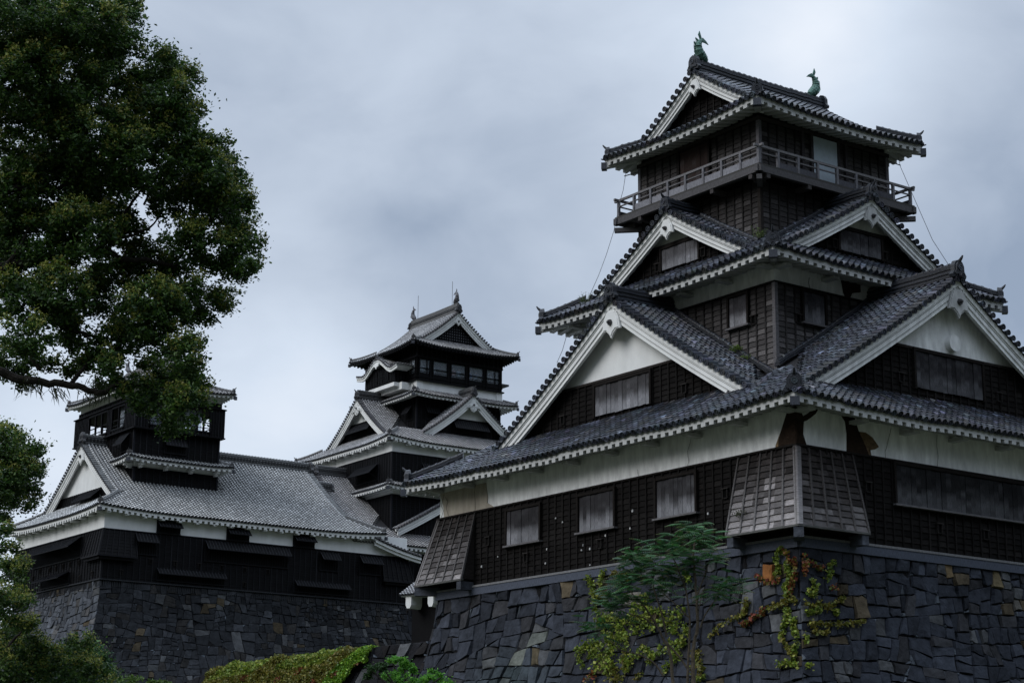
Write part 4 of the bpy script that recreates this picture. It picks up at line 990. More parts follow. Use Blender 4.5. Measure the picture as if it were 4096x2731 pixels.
# the low gabled end running on to the right under the main eave
mb = MB(); zc = lambda x: 1.10-.34*(x-20.9)+.022*(x-20.9)**2
xs = np.linspace(20.9, 24.9, 12); sE = ss['R']
for i in range(14):
    tile_row(mb, sE.P(xs[::-1], .62-.27*(i+1), zc(xs[::-1])+.10), (0, -1, 0), NEW, disc=True)
for x in np.arange(21.0, 24.9, .29):
    a = sE.P(x, .68, zc(x)+.13); b = sE.P(x, .3, zc(x)+.17); ax = (a-b)/np.linalg.norm(a-b); mb.tube([b, a], .08, 8, jit(1, NEW)[0]); disc_(mb, a, ax, np.array([1., 0, 0]), .095, NEW, .04)
lr = mb.build('lean_to_roof', 'tile2', K)
mb = MB(); mb.grid(np.stack([sE.P(xs, a, zc(xs)+b) for a, b in ((-3.3, .03), (.52, .03), (.55, -.18), (.42, -.18), (.42, -.40), (.30, -.42), (.30, -.1), (-3.3, -.1))]), PLW); mb.build('barge_board', 'plaster', lr)
# lower ridge behind the right-hand gable
mb = MB(); ridge(mb, [(19.0, 7.6, 5.75), (21.8, 7.6, 5.72)], NEW, .2, .62, 4, .11)
for sg in (-1, 1):
    for i in range(10):
        uu = np.linspace(7.6, .1, 24); tile_row(mb, np.stack([np.full(24, 19.3+.27*i), 7.6+sg*uu, 5.7-.60*uu-.004*uu*uu], 1), (1, 0, 0), NEW)
mb.build('lower_ridge', 'tile2', rk); onigawara(rk, (21.85, 7.6, 5.75), (1, 0), NEW, 1.1, horn=False)
# small plaque on the slope
mb = MB(); P_ = lambda a, b, h: np.array([17.9+a, 1.9+h*.5, 3.0+b]); mb.prism([(-.22, 0), (-.18, .3), (0, .42), (.18, .3), (.22, 0)], P_, -.1, .1, (.45, .45, .46)); mb.build('plaster_plaque', 'plaster', rk)
# tower storeys
S2 = (3.42, 3.36, 9.83, 11.9); wall_box(K, (S2[0]+.03, S2[1]+.03, S2[2]-.03, S2[3]-.03), 2.5, 5.8, 'plaster', PLW, 'plaster_wall')
boarding(K, S2, 3.3, 5.0, 'lacquer', True, bay=.5)
o = .85; ET = (S2[0]-o, S2[1]-o, S2[2]+o, S2[3]+o); rt2 = Roof(5.48, .50, .01, .14, 2.4, 1.4)
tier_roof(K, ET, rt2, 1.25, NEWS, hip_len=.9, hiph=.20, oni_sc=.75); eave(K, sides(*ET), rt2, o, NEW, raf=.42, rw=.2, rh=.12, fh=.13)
sT = sides(*S2)
for k in 'LR':
    for a in np.arange(.35, sT[k].L, 1.95): mb = MB(); sbox(mb, sT[k], a-.12, a+.12, 0, .62, 5.14, 5.30, PLW); sbox(mb, sT[k], a-.10, a+.10, 0, .40, 4.98, 5.138, PLW); mb.build('eave_bracket', 'plaster', K)
S3 = (3.10, 2.90, 9.62, 12.5); boarding(K, S3, 5.9, 7.62, 'lacquer', True, bay=.48, name='upper_boarding')
wall_box(K, (S3[0]+.05, S3[1]+.05, S3[2]-.05, S3[3]-.05), 5.6, 7.7, 'lacquer', BLK, 'wall')
sU = sides(*S3); flap(K, sU['R'], 2.35, 3.9, 6.2, 7.15, .3, .6); flap(K, sU['L'], .55, 1.9, 6.2, 7.35, .6, .8)
# viewing storey: open lattice windows, you can see right through the corner
S4 = (2.92, 2.51, 9.77, 12.9); s4 = sides(*S4)
def view_storey(parent, sd, z0, z1, bays, sillz, headz, col=BLK, split=True):
    mb = MB(); gm = MB()
    for k, bs in bays.items():
        s_ = sd[k]; last = 0.0
        for (a, b) in bs+[(s_.L, s_.L)]:
            if a-last > .05: boards(mb, s_, last, a, z0, z1, .0, lac=True, bay=.24); sbox(mb, s_, last, a, -.12, 0, z0, z1, col)
            if b > a:
                boards(mb, s_, a, b, z0, sillz, .0, lac=True, bay=.3); sbox(mb, s_, a, b, -.10, -.0, z0, sillz, col); sbox(mb, s_, a, b, -.12, .06, headz, z1, col)
                sbox(mb, s_, a, b, -.06, .08, sillz-.08, sillz, np.array(col)*2.5)
                n_ = max(1, int(round((b-a)/1.15)))
                for q in np.linspace(a, b, n_+1)[1:-1]: sbox(mb, s_, q-.05, q+.05, -.10, .03, sillz, headz, np.array(col)*1.6)
                sbox(mb, s_, a, b, -.05, -.01, sillz+.22, sillz+.27, np.array(col)*2); sbox(mb, s_, a, b, -.08, -.02, sillz+(headz-sillz)*.40, sillz+(headz-sillz)*.40+.06, np.array(col)*2)
                for q in np.arange(a+.3, b, .6): sbox(mb, s_, q-.02, q+.02, -.05, -.012, sillz, sillz+.25, np.array(col)*2)
            last = b
        sbox(mb, s_, -.10 if k in 'LB' else 0, s_.L+(.10 if k in 'LB' else 0), 0, .16, z1+.002, z1+.07, np.array(col)*2); sbox(mb, s_, -.10 if k in 'LB' else 0, s_.L+(.1 if k in 'LB' else 0), 0, .12, z0-.09, z0-.002, np.array(col)*2)
    w = mb.build('wall', 'lacquer', parent)
    x0, y0 = sd['L'].o[:2]; x1 = x0+sd['R'].L; y1 = y0+sd['L'].L
    m2 = MB(); m2.hexa(np.array([(a, b, c) for a in (x0+.05, x1-.05) for b in (y0+.05, y1-.05) for c in (z0-.02, z0+.02)]), (.02, .018, .016)); m2.hexa(np.array([(a, b, c) for a in (x0+.05, x1-.05) for b in (y0+.05, y1-.05) for c in (headz+.05, headz+.12)]), (.03, .024, .02)); m2.build('floor_and_ceiling', 'lacquer', parent)
    return w
bays4 = dict(L=[(1.7, 3.9), (4.6, 7.9)], R=[(1.1, 3.1), (3.7, 5.75)], B=[(1.0, 4.2), (5.0, 9.0)], K=[(1.1, 3.1), (3.7, 5.75)])
view_storey(K, s4, 7.69, 9.68, bays4, 8.0, 9.5)
for k, a, b in (('R', 1.15, 2.1), ('R', 3.72, 5.2), ('L', 1.8, 3.2)):
    gm = MB(); sbox(gm, s4[k], a, b, -.32, -.30, 8.0, 9.5, (.2, .2, .2)); gm.build('window_pane', 'glass', K)
S5 = (3.12, 2.75, 9.57, 12.65); boarding(K, S5, 9.755, 10.12, 'lacquer', True, bay=.45, name='top_boarding')
wall_box(K, (S5[0]+.02, S5[1]+.02, S5[2]-.02, S5[3]-.02), 9.755, 10.88, 'plaster', PLW, 'plaster_wall')
E5 = (2.40, 2.0, 10.29, 13.4); rs5 = Roof(10.62, .46, .034, .20, 3, 1.6)
r5, e5 = irimoya(K, E5, rs5, 1.3, 'Y', NEW, ridge_h=.60, ridge_w=.2, layers=4, oni_sc=.95, pend=.6, bh=.42, wallm='lacquer', lattice=True, hiph=.22)
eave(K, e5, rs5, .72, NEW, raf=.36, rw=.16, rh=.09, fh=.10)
for y, d in ((3.6, 1), (11.9, -1)): shachi(K, (6.35, y, 13.72), (0, d), .78, 'tile2', (.10, .10, .11))
mb = MB(); mb.tube([(6.35, 10.9, 13.5), (6.35, 10.9, 15.3)], .02, 5, (.15, .15, .16)); mb.build('lightning_rod', 'metal', K)
# its stone base
SWK = thing('stone_wall', (0, 0, 0), 'tall curved rampart of small grey and tan stones under the small keep', 'stone wall')
offS = lambda h: .03*h+.04*min(h, 7)**2+.58*max(0, h-7)
def ck(s, h, col, r_):
    d_ = .55 if h > 4.6 else 1.0
    return col
B0 = (OS[0], OS[1]); Zt = OS[2]-3.40
mb = MB(); stone_face(mb, B0, (B0[0]+24, B0[1]), (0, -1), Zt, 11, offS, .58, .48, 21, base=(.025, .027, .031), tan=.05, bulge=.06, colfn=ck); mb.build('wall_face', 'stone', SWK)  # darker base paints in the shade on this face
mb = MB(); stone_face(mb, B0, (B0[0], B0[1]+15.2), (-1, 0), Zt, 11, offS, .62, .50, 22, base=(.070, .077, .090), tan=.03, bulge=.06); mb.build('wall_face', 'stone', SWK)  # same stone with a paler base, painting in this face's light
mb = MB(); stone_face(mb, (B0[0]+24, B0[1]), (B0[0]+24, B0[1]+15.2), (1, 0), Zt, 11, offS, 1., .8, 23, bulge=.06); mb.build('wall_face', 'stone', SWK)
mb = MB(); mb.hexa(np.array([(a, b, c) for a in (B0[0]+.1, B0[0]+23.9) for b in (B0[1]+.1, B0[1]+15.1) for c in (-12, Zt-.03)]), (.03, .03, .032)); mb.build('wall_core', 'stone', SWK)
mb = MB()                                   # spiked grid hanging over the stone edge
for k in 'LR':
    for a in np.arange(0, ss[k].L, .16): P = np.array([ss[k].P(q, n, z) for q in (a, a+.06) for n, z in ((-.05, -3.38), (.05, -3.38), (-.02, -3.78), (.08, -3.78))]); mb.hexa(P+OS, (.03, .032, .036))
mb.build('anti_climb_spikes', 'lacquer', SWK)

# ================================================================== 3. main keep
OM = np.array([44.358, 91.563, 18.605]); YM = rad(-1.7607)
G_ = thing('main_keep', tuple(OM), 'tall black and white main castle keep with stacked gables, in the centre distance', 'castle keep', YM)
R3m = (0, 0, 17.3, 15.4); sm = sides(*R3m)
# lowest visible storey, gables of the broad first roof
R1m = (-3.4, -1.2, 21, 17.5); s1m = sides(*R1m)
wall_box(G_, (R1m[0]+.03, R1m[1]+.03, R1m[2]-.03, R1m[3]-.03), -13.0, -7.62, 'plaster', PLW, 'plaster_wall'); boarding(G_, R1m, -12.5, -8.48, 'lacquer', True, bay=.45, keys='LR', name='lower_boarding')
flap(G_, s1m['R'], 5.6, 8.5, -10.4, -9.0, .7, .7)
r1m = Roof(-8.02, .55, .02, .25, 6, 3); E1m = (-4.4, -2.15, 22, 18.5)
tier_roof(G_, E1m, r1m, 2.8, NEW, keys='LRB', cuts=dict(L=[(3, 17, 2.6)], R=[(5, 21, 2.4)]), hip_len=2.0)
eave(G_, sides(*E1m), r1m, .95, NEW, raf=.42, rw=.22, rh=.16, fh=.17, beams=1.3)
rmm1 = lambda t: r1m.H(t+1.0, 99, 999)
gable(G_, s1m['L'], 8.88, .5, rmm1, lambda u: -1.15-.80*u+.012*u*u, 7.4, 3.9, NEW, 1.0, -4.8, 'lacquer', h=.6, pend=.9, fancy=True, ridge_h=.75, layers=5, oni_sc=1.3, wcol=BLK)
gable(G_, s1m['R'], 12.04, .5, rmm1, lambda u: -1.45-.68*u+.010*u*u, 8.3, 1.6, NEW, 1.0, -4.8, 'lacquer', h=.6, pend=.9, fancy=True, ridge_h=.75, layers=5, oni_sc=1.3, wcol=BLK)
# second storey
R2m = (.2, .2, 17.1, 15.2); wall_box(G_, (R2m[0]+.03, R2m[1]+.03, R2m[2]-.03, R2m[3]-.03), -8, -2.62, 'plaster', PLW, 'plaster_wall')
boarding(G_, R2m, -7.3, -3.51, 'lacquer', True, bay=.45, keys='LR', name='second_boarding')
r2m = Roof(-2.95, .5, .02, .12, 3, 1.2); E2m = (-.72, -.72, 18.0, 16.1)
tier_roof(G_, E2m, r2m, .85, NEW, hip_len=.8, hiph=.2, oni_sc=.8); eave(G_, sides(*E2m), r2m, .9, NEW, raf=.42, rw=.2, rh=.13, fh=.14)
# third storey
wall_box(G_, (.03, .03, 17.27, 15.37), -3.2, 1.22, 'plaster', PLW, 'plaster_wall')
boarding(G_, R3m, -2.5, 0, 'lacquer', True, bay=.40, pcol=(.014, .014, .016))
flap(G_, sm['L'], 2.1, 5.7, -2.0, -.72, .85, .72); flap(G_, sm['R'], 2.9, 6.0, -2.0, -.7, .6, .6)
r3m = Roof(.98, .58, .03, .32, 5, 2.5); E3m = (-.65, -.6, 17.95, 16.0)
tier_roof(G_, E3m, r3m, 2.4, NEW, cuts=dict(L=[(3.4, 13.6, 2.35)], R=[(4.3, 14.3, 2.3)], B=[(4, 13, 2.3)], K=[(4, 14, 2.3)]), hip_len=1.8, hiph=.26)
eave(G_, sides(*E3m), r3m, .62, NEW, raf=.42, rw=.22, rh=.16, fh=.17, beams=1.3)
rmm3 = lambda t: r3m.H(t+.62, 99, 999)
zm = lambda u: 6.05-.93*u+.032*u*u
gable(G_, sm['L'], 8.0, 1.08, rmm3, zm, 4.95, 4.5, NEW, 1.7, 4.0, 'lacquer', h=.62, pend=.72, fancy=True, ridge_h=.66, ridge_w=.2, layers=5, oni_sc=1.1, wcol=BLK, cap=.1)
gable(G_, sm['R'], 8.64, 1.02, rmm3, lambda u: zm(u)+.06, 4.95, 3.6, NEW, 1.7, 4.0, 'lacquer', h=.62, pend=.72, fancy=True, ridge_h=.66, ridge_w=.2, layers=5, oni_sc=1.1, wcol=BLK, cap=.1)
gl = sides(1.7, 0, 20, 15.4)['L']; flap(G_, gl, 6.0, 9.9, 2.6, 3.8, .6, .7, n=.04); gl = sides(0, 1.7, 17.3, 20)['R']; flap(G_, gl, 7.0, 10.4, 2.6, 3.8, .5, .7, n=.04)
# fourth storey, its skirt roof and the white plinth
R4m = (4.35, 3.4, 12.95, 12.0); wall_box(G_, (R4m[0]+.03, R4m[1]+.03, R4m[2]-.03, R4m[3]-.03), 1.5, 6.2, 'lacquer', BLK, 'wall'); boarding(G_, R4m, 2.2, 5.72, 'lacquer', True, bay=.45, name='fourth_boarding')
s4m = sides(*R4m); flap(G_, s4m['R'], .95, 2.1, 4.0, 5.0, .35, .6); flap(G_, s4m['L'], .6, 1.5, 4.0, 5.1, .5, .7)
r4m = Roof(5.82, .52, .02, .16, 2.6, 1.4); E4m = (3.27, 2.15, 14.03, 13.2)
tier_roof(G_, E4m, r4m, 1.15, NEW, hip_len=.95, hiph=.2, oni_sc=.8); eave(G_, sides(*E4m), r4m, 1.0, NEW, raf=.40, rw=.17, rh=.10, fh=.11)
wall_box(G_, (4.28, 3.30, 13.0, 12.06), 6.0, 7.26, 'plaster', PLW, 'plaster_wall')
mb = MB(); 
for (a, b) in ((4.20, 3.22), (12.5, 3.22), (4.20, 11.6)): mb.hexa(np.array([(x, y, z) for x in (a, a+.6) for y in (b, b+.55) for z in (6.2, 7.27)]), PLW)
mb.build('plinth_pier', 'plaster', G_)
# glazed viewing storey
R5m = (4.2, 3.235, 13.07, 12.13); s5m = sides(*R5m)
mb = MB(); bz = np.array(BLK); wins = [(.28, 1.30), (1.66, 3.10), (3.52, 4.98), (5.38, 6.84), (7.23, 8.55)]
for k in 'LRBK':
    s_ = s5m[k]; ws = wins if k in 'RK' else [(.3, 1.4), (7.3, 8.5)] if k == 'L' else wins
    last = 0
    for a, b in ws+[(s_.L, s_.L)]:
        sbox(mb, s_, last, a, -.15, .0, 7.36, 9.35, bz)
        if b > a:
            sbox(mb, s_, a, b, -.15, -.0, 7.36, 8.0, bz*1.2); sbox(mb, s_, a, b, -.15, 0, 9.2, 9.35, bz); sbox(mb, s_, a, b, -.06, .02, 8.40, 8.47, bz*1.5); sbox(mb, s_, a, b, -.04, .0, 8.12, 8.16, bz*2)
            sbox(mb, s_, a-.06, a, .001, .07, 7.4, 9.3, bz*2); sbox(mb, s_, b, b+.06, .001, .07, 7.4, 9.3, bz*2)
            if b-a < 1.35: sbox(mb, s_, (a+b)/2+.2, (a+b)/2+.27, -.06, .01, 8.0, 9.2, bz*1.5)
        last = b
    sbox(mb, s_, -.12 if k in 'LB' else 0, s_.L+(.12 if k in 'LB' else 0), 0, .18, 7.26, 7.36, bz*2); sbox(mb, s_, -.02, s_.L, 0, .05, 7.62, 7.68, bz*2.2); sbox(mb, s_, -.02, s_.L, 0, .10, 9.352, 9.45, bz*2)
mb.build('wall', 'lacquer', G_)
for k in 'LRBK':
    for a, b in (wins if k != 'L' else [(.3, 1.4), (7.3, 8.5)]):
        gm = MB(); sbox(gm, s5m[k], a, b, -.11, -.10, 8.0, 9.2, (.2, .2, .2)); gm.build('window_pane', 'glass', G_)
mb = MB(); mb.hexa(np.array([(a, b, c) for a in (4.3, 12.97) for b in (3.33, 12.03) for c in (7.27, 7.34)]), (.05, .045, .04)); mb.hexa(np.array([(a, b, c) for a in (4.22, 13.05) for b in (3.25, 12.11) for c in (9.455, 10.9)]), BLK)
mb.hexa(np.array([(a, b, c) for a in (7.4, 9.8) for b in (6.5, 9) for c in (7.341, 9.3)]), (.02, .018, .016)); mb.build('floor_and_ceiling', 'lacquer', G_)
R6 = sides(4.2, 3.235, 13.07, 12.13); mb = MB()
for k in 'LRBK': boards(mb, R6[k], 0, R6[k].L, 9.47, 10.3, .0, lac=True, bay=.5)
mb.build('top_boarding', 'lacquer', G_)
r5m = Roof(10.22, .46, .044, .28, 3.6, 2.0); E5m = (3.12, 2.18, 14.16, 13.2)
r_, e_m = irimoya(G_, E5m, r5m, 1.5, 'Y', NEW, ridge_h=.80, ridge_w=.2, layers=5, oni_sc=1.2, pend=.62, bh=.60, wallm='lacquer', lattice=True, hiph=.24, cap=.1)
eave(G_, e_m, r5m, 1.0, NEW, raf=.36, rw=.15, rh=.12, fh=.10, black=True)
for y, d in ((4.05, 1), (11.4, -1)): shachi(G_, (8.64, y, 15.05), (0, d), .95, 'tile2', (.09, .09, .10))
for y in (4.75, 10.6):
    mb = MB(); mb.tube([(8.64, y, 14.9), (8.64, y, 17.2)], .022, 5, (.14, .14, .15)); mb.build('lightning_rod', 'metal', G_)
# oriel with its wave-shaped gable on the left face
ori = bpy.data.objects.new('oriel', None); COL.objects.link(ori); ori.parent = G_
so_ = sides(3.0, 4.95, 4.2, 9.95); oc = 7.45
mb = MB()
for k in 'LRK': boards(mb, so_[k], 0, so_[k].L, 7.36, 9.0, .0, lac=True, bay=.3)
mb.hexa(np.array([(a, b, c) for a in (3.02, 4.3) for b in (4.97, 9.93) for c in (7.3, 9.0)]), bz)
sbox(mb, so_['L'], 1.0, 3.9, 0, .05, 7.62, 8.6, (.002, .002, .002))
for q in (1.0, 1.95, 2.9, 3.86): sbox(mb, so_['L'], q, q+.08, .051, .10, 7.6, 8.62, bz*2)
sbox(mb, so_['L'], 1.0, 3.9, .051, .09, 7.85, 7.9, bz*2); sbox(mb, so_['L'], 1.0, 3.9, .051, .09, 8.05, 8.1, bz*2)
mb.build('oriel_wall', 'lacquer', ori)
mb = MB(); mb.hexa(np.array([(a, b, c) for a in (2.92, 4.3) for b in (4.9, 10.0) for c in (6.92, 7.25)]), PLW); mb.hexa(np.array([(a, b, c) for a in (3.4, 4.3) for b in (4.4, 10.4) for c in (6.6, 7.24)]), PLW); mb.build('oriel_base', 'plaster', ori)
kz = lambda u: 8.45+1.15*(0.5+0.5*math.cos(math.pi*min(abs(u)/2.55, 1)))+.14*max(0, abs(u)-2.2)**1.5
us = np.linspace(-3.5, 3.5, 43); zz = np.array([kz(a) for a in us]); sO = sides(3.0, 0, 9, 20)['L']
mb = MB(); mb.grid(np.stack([sO.P(oc+us, n, zz+dz) for n, dz in ((-1.2, .0), (.42, .0), (.45, -.10), (.38, -.11), (.38, -.34), (.28, -.36), (.28, -.12), (-1.2, -.12))]), PLW); mb.build('wave_barge_board', 'plaster', ori)
mb = MB()
for i in range(8):
    for sg in (1, -1):
        uu = np.linspace(3.5, .02, 16); tile_row(mb, sO.P(oc+sg*uu, .42-.27*(i+1)+.14, np.array([kz(a) for a in uu])+.04), (1, 0, 0), NEW)
for sg in (1, -1):
    u = .12
    while u < 3.5:
        a = sO.P(oc+sg*u, .50, kz(u)+.08); b = sO.P(oc+sg*u, .1, kz(u)+.12); ax = (a-b)/np.linalg.norm(a-b); mb.tube([b, a], .08, 8, jit(1, NEW)[0]); disc_(mb, a, ax, np.array([0, 1., 0]), .095, NEW, .04); u += .27
ridge(mb, [sO.P(oc, .40, kz(0)+.05), sO.P(oc, -1.3, kz(0)+.05)], NEW, .13, .22, 2, .08)
mb.build('wave_gable_roof', 'tile2', ori); onigawara(ori, sO.P(oc, .42, kz(0)+.06), (-1, 0), NEW, .7)
mb = MB(); mb.prism(np.array([(-.5, .15), (-.4, -.1), (-.15, -.12), (0, -.35), (.15, -.12), (.4, -.1), (.5, .15)]), lambda a, b, h: sO.P(oc+a, .42+h, 9.12+b), -.02, .05, PLW); mb.build('gable_pendant', 'plaster', ori)
sB = sides(13.07, 0, 20, 20)['L']                                           # matching oriel roof seen past the far corner
mb = MB(); mb.hexa(np.array([(a, b, c) for a in (13.07, 14.2) for b in (5.2, 10) for c in (6.95, 8.6)]), bz); mb.hexa(np.array([(a, b, c) for a in (13.0, 14.75) for b in (4.6, 10.6) for c in (8.35, 8.52)]), (.09, .09, .10)); mb.build('far_oriel', 'lacquer', G_)
# stone base
SWM = thing('stone_wall', (0, 0, 0), 'shadowed rampart of the main keep showing between the small keep and the turret', 'stone wall')
cM, sM = math.cos(YM), math.sin(YM); wM = lambda u, v: (OM[0]+cM*u-sM*v, OM[1]+sM*u+cM*v)
mb = MB(); stone_face(mb, wM(-3.5, -1.2), wM(21, -1.2), (sM, -cM), OM[2]-12.5, 14, offS, .75, .6, 31, bulge=.06, base=(.022, .023, .026)); stone_face(mb, wM(-3.5, -1.2), wM(-3.5, 17), (-cM, -sM), OM[2]-12.5, 14, offS, .9, .7, 32, bulge=.06, base=(.022, .023, .026)); mb.build('wall_face', 'stone', SWM)

# people in the glazed storey
def figure(loc, yaw, shirt, trousers, hair, label):
    V = [(0, 0, .92), (0, .01, 1.15), (0, 0, 1.38), (0, .01, 1.47), (0, .02, 1.60), (-.17, 0, 1.36), (-.24, .03, 1.10), (-.22, .20, .98), (.17, 0, 1.36), (.24, .03, 1.10), (.20, .22, 1.02), (-.09, 0, .86), (-.10, .02, .48), (-.10, 0, .06), (-.10, .13, .03), (.09, 0, .86), (.10, .02, .48), (.10, 0, .06), (.10, .13, .03), (0, .02, 1.70)]
    Ed = [(0, 1), (1, 2), (2, 3), (3, 4), (4, 19), (2, 5), (5, 6), (6, 7), (2, 8), (8, 9), (9, 10), (0, 11), (11, 12), (12, 13), (13, 14), (0, 15), (15, 16), (16, 17), (17, 18)]
    Rr = [.15, .14, .15, .06, .10, .07, .045, .035, .07, .045, .035, .10, .065, .045, .035, .10, .065, .045, .035, .08]
    me = bpy.data.meshes.new('person'); me.from_pydata(V, Ed, []); me.update(); o = bpy.data.objects.new('person', me); COL.objects.link(o)
    md = o.modifiers.new('skin', 'SKIN'); me.skin_vertices.new() if not me.skin_vertices else None
    for i, r_ in enumerate(Rr): me.skin_vertices[0].data[i].radius = (r_, r_*.8)
    me.skin_vertices[0].data[0].use_root = True
    o.modifiers.new('sub', 'SUBSURF').levels = 1
    dg = bpy.context.evaluated_depsgraph_get(); ev = o.evaluated_get(dg); m2 = bpy.data.meshes.new_from_object(ev); o.modifiers.clear(); o.data = m2
    co = np.zeros(len(m2.vertices)*3); m2.vertices.foreach_get('co', co); co = co.reshape(-1, 3)
    c = np.tile(np.array(shirt), (len(co), 1)); c[co[:, 2] < .93] = trousers; c[co[:, 2] > 1.46] = (.42, .28, .2)
    c[(co[:, 2] > 1.64) | ((co[:, 2] > 1.52) & (co[:, 1] < -.01))] = hair; c[(co[:, 2] < 1.05) & (co[:, 1] > .12) & (co[:, 2] > .9)] = (.42, .28, .2)
    a = m2.color_attributes.new('col', 'FLOAT_COLOR', 'POINT'); a.data.foreach_set('color', np.hstack([c, np.ones((len(c), 1))]).astype(np.float32).ravel())
    m2.materials.clear(); m2.materials.append(M['cloth'])
    w = wM(*loc); o.location = (w[0], w[1], OM[2]+7.345); o.rotation_euler = (0, 0, yaw+YM); tag(o, label, 'person', 'visitors in the viewing storey')
pal = [((.55, .6, .62), 'pale grey shirt'), ((.5, .52, .5), 'light top'), ((.45, .16, .16), 'dull red top'), ((.5, .56, .66), 'pale blue shirt'), ((.10, .16, .35), 'dark blue shirt'), ((.30, .34, .40), 'slate jacket'), ((.62, .62, .6), 'white shirt')]
wh = ['behind the leftmost pane', 'behind the second pane from the left', 'behind the middle pane, on its left', 'behind the middle pane, on its right', 'behind the fourth pane, on its left', 'behind the fourth pane, on its right', 'behind the rightmost pane']
for (u, (c, nm), w_) in zip((5.0, 6.2, 8.25, 8.85, 10.0, 10.7, 12.2), pal, wh):
    figure((u, 3.75+.1*rng.random()), rad(180+rng.uniform(-25, 25)), c, (.05, .05, .08), (.02, .015, .012), 'person in a %s %s' % (nm, w_))

# ================================================================== 4. link building between keep and turret
g0 = at(1628, 2362, 128); g1 = at(1760, 2380, 126)
LK = thing('gate_roof', (0, 0, 0), 'low tiled roof on white bracket ends between the small keep and the turret', 'gate roof')
mb = MB(); dl = (g1-g0); dl[2] = 0; Lk = np.linalg.norm(dl); dl /= Lk; nn = np.array([dl[1], -dl[0], 0])
for i in range(int((Lk+2)/.27)):
    p = g0+dl*(i*.27-.3); tile_row(mb, np.stack([p+nn*(.35-.12*j)+np.array([0, 0, -.30+.075*j]) for j in range(14)]), dl, NEW, disc=True)
mb.build('roof', 'tile2', LK)
mb = MB()
for a in (.35, 2.35, 4.35):
    P = np.array([g0+dl*(a+x)+nn*y+np.array([0, 0, z]) for x in (-.25, .25) for y in (-.9, .22) for z in (-1.0, -.42)]); mb.hexa(P, PLW)
    P = np.array([g0+dl*(a+x)+nn*y+np.array([0, 0, z]) for x, z in ((-.13, -1.22), (.13, -1.22), (-.25, -1.001), (.25, -1.001)) for y in (-.9, .22)]); mb.hexa(P.reshape(4, 2, 3)[[0, 2, 1, 3]].reshape(8, 3), PLW)
P = np.array([g0+dl*x+nn*y+np.array([0, 0, z]) for x in (-.3, Lk+1.5) for y in (-.9, .26) for z in (-.42, -.34)]); mb.hexa(P, PLW); mb.build('bracket', 'plaster', LK)
mb = MB(); P = np.array([g0+dl*x+nn*y+np.array([0, 0, z]) for x in (-.3, Lk+2) for y in (-3, -.9) for z in (-12, -.43)]); mb.hexa(P, (.008, .008, .009)); mb.build('wall', 'lacquer', LK)

# ================================================================== 5. low rock bank with ivy at the bottom
bkA, bkB = at(700, 2700, 82), at(1790, 2700, 72); vv = bkB-bkA; Lb = math.hypot(vv[0], vv[1]); ub = vv[:2]/Lb; nb_ = (ub[1], -ub[0])
topx = [(0, 2745), (.11, 2700), (.20, 2672), (.33, 2648), (.55, 2618), (.72, 2592), (.80, 2580), (1.0, 2556)]
def bz_top(s):
    f = s/Lb; px = 700+1090*f; py = np.interp(f, [a for a, b in topx], [b for a, b in topx]); q = bkA+(bkB-bkA)*f
    d = ray(px, py); return CAM[2]+d[2]*math.hypot(q[0]-CAM[0], q[1]-CAM[1])/math.hypot(d[0], d[1])
zT = bz_top(Lb)
BK = thing('rock_bank', (0, 0, 0), 'low dark bank of tilted rocks in front of the small keep rampart, partly under ivy', 'rock wall')
mb = MB(); stone_face(mb, tuple(bkA[:2]), tuple(bkB[:2]), nb_, zT, 9, lambda h: .5*h, .55, .62, 41, stretch=False, base=(.011, .011, .013), tan=.0, topfn=lambda s: zT-bz_top(s), bulge=.2); mb.build('rock_face', 'stone', BK)
mb = MB(); P = np.array([[(*(bkA[:2]+ub*s+np.array(nb_)*(-n)), bz_top(s)-dz) for s in np.linspace(0, Lb, 20)] for n, dz in ((.0, .06), (6, .4))]); mb.grid(P, (.03, .032, .022)); mb.build('bank_top', 'ground', BK)

# ================================================================== ground
mb = MB(); mb.hexa(np.array([(a, b, c) for a in (-900, 1500) for b in (-900, 1500) for c in (-12.6, -11.6)]), (.045, .05, .03)); gr = mb.build('ground', 'ground'); gr['kind'] = 'structure'
mb = MB(); mb.hexa(np.array([(a, b, c) for a in (-2, 90) for b in (60, 150) for c in (-11.59, -7.5)]), (.04, .05, .025)); tr = mb.build('terrace', 'ground'); tr['kind'] = 'structure'

# ================================================================== foliage
def leaves(mb, P, size, col, r_, flat=.35, droop=0., asp=.5, out=None):
    """one folded, pointed leaf at every P"""
    n = len(P); a = r_.normal(0, 1, (n, 3)); a[:, 2] = a[:, 2]*flat-droop; a /= np.linalg.norm(a, axis=1)[:, None]
    b = r_.normal(0, 1, (n, 3)); b -= a*np.sum(a*b, 1)[:, None]; b /= np.linalg.norm(b, axis=1)[:, None]
    nn_ = np.cross(a, b); s = (np.asarray(size)*np.exp(r_.normal(0, .22, n)))[:, None]
    V = np.stack([P-a*s*.5, P+b*s*asp*.5+nn_*s*.08, P+a*s*.5, P-b*s*asp*.5+nn_*s*.08], 1).reshape(-1, 3)
    q = np.arange(n)[:, None]*4+np.arange(4)[None]; mb.add(V, q, None, np.repeat(col, 4, 0))
def mixc(r_, n, cols, w, var=.2):
    c = np.array(cols)[r_.choice(len(cols), n, p=np.array(w)/sum(w))]; return np.clip(c*np.exp(r_.normal(0, var, (n, 1))), 0, .6)
GREEN = [(.024, .062, .012), (.040, .092, .015), (.070, .125, .020), (.012, .034, .010)]
TIP = [(.20, .22, .04), (.15, .19, .03), (.24, .23, .05)]
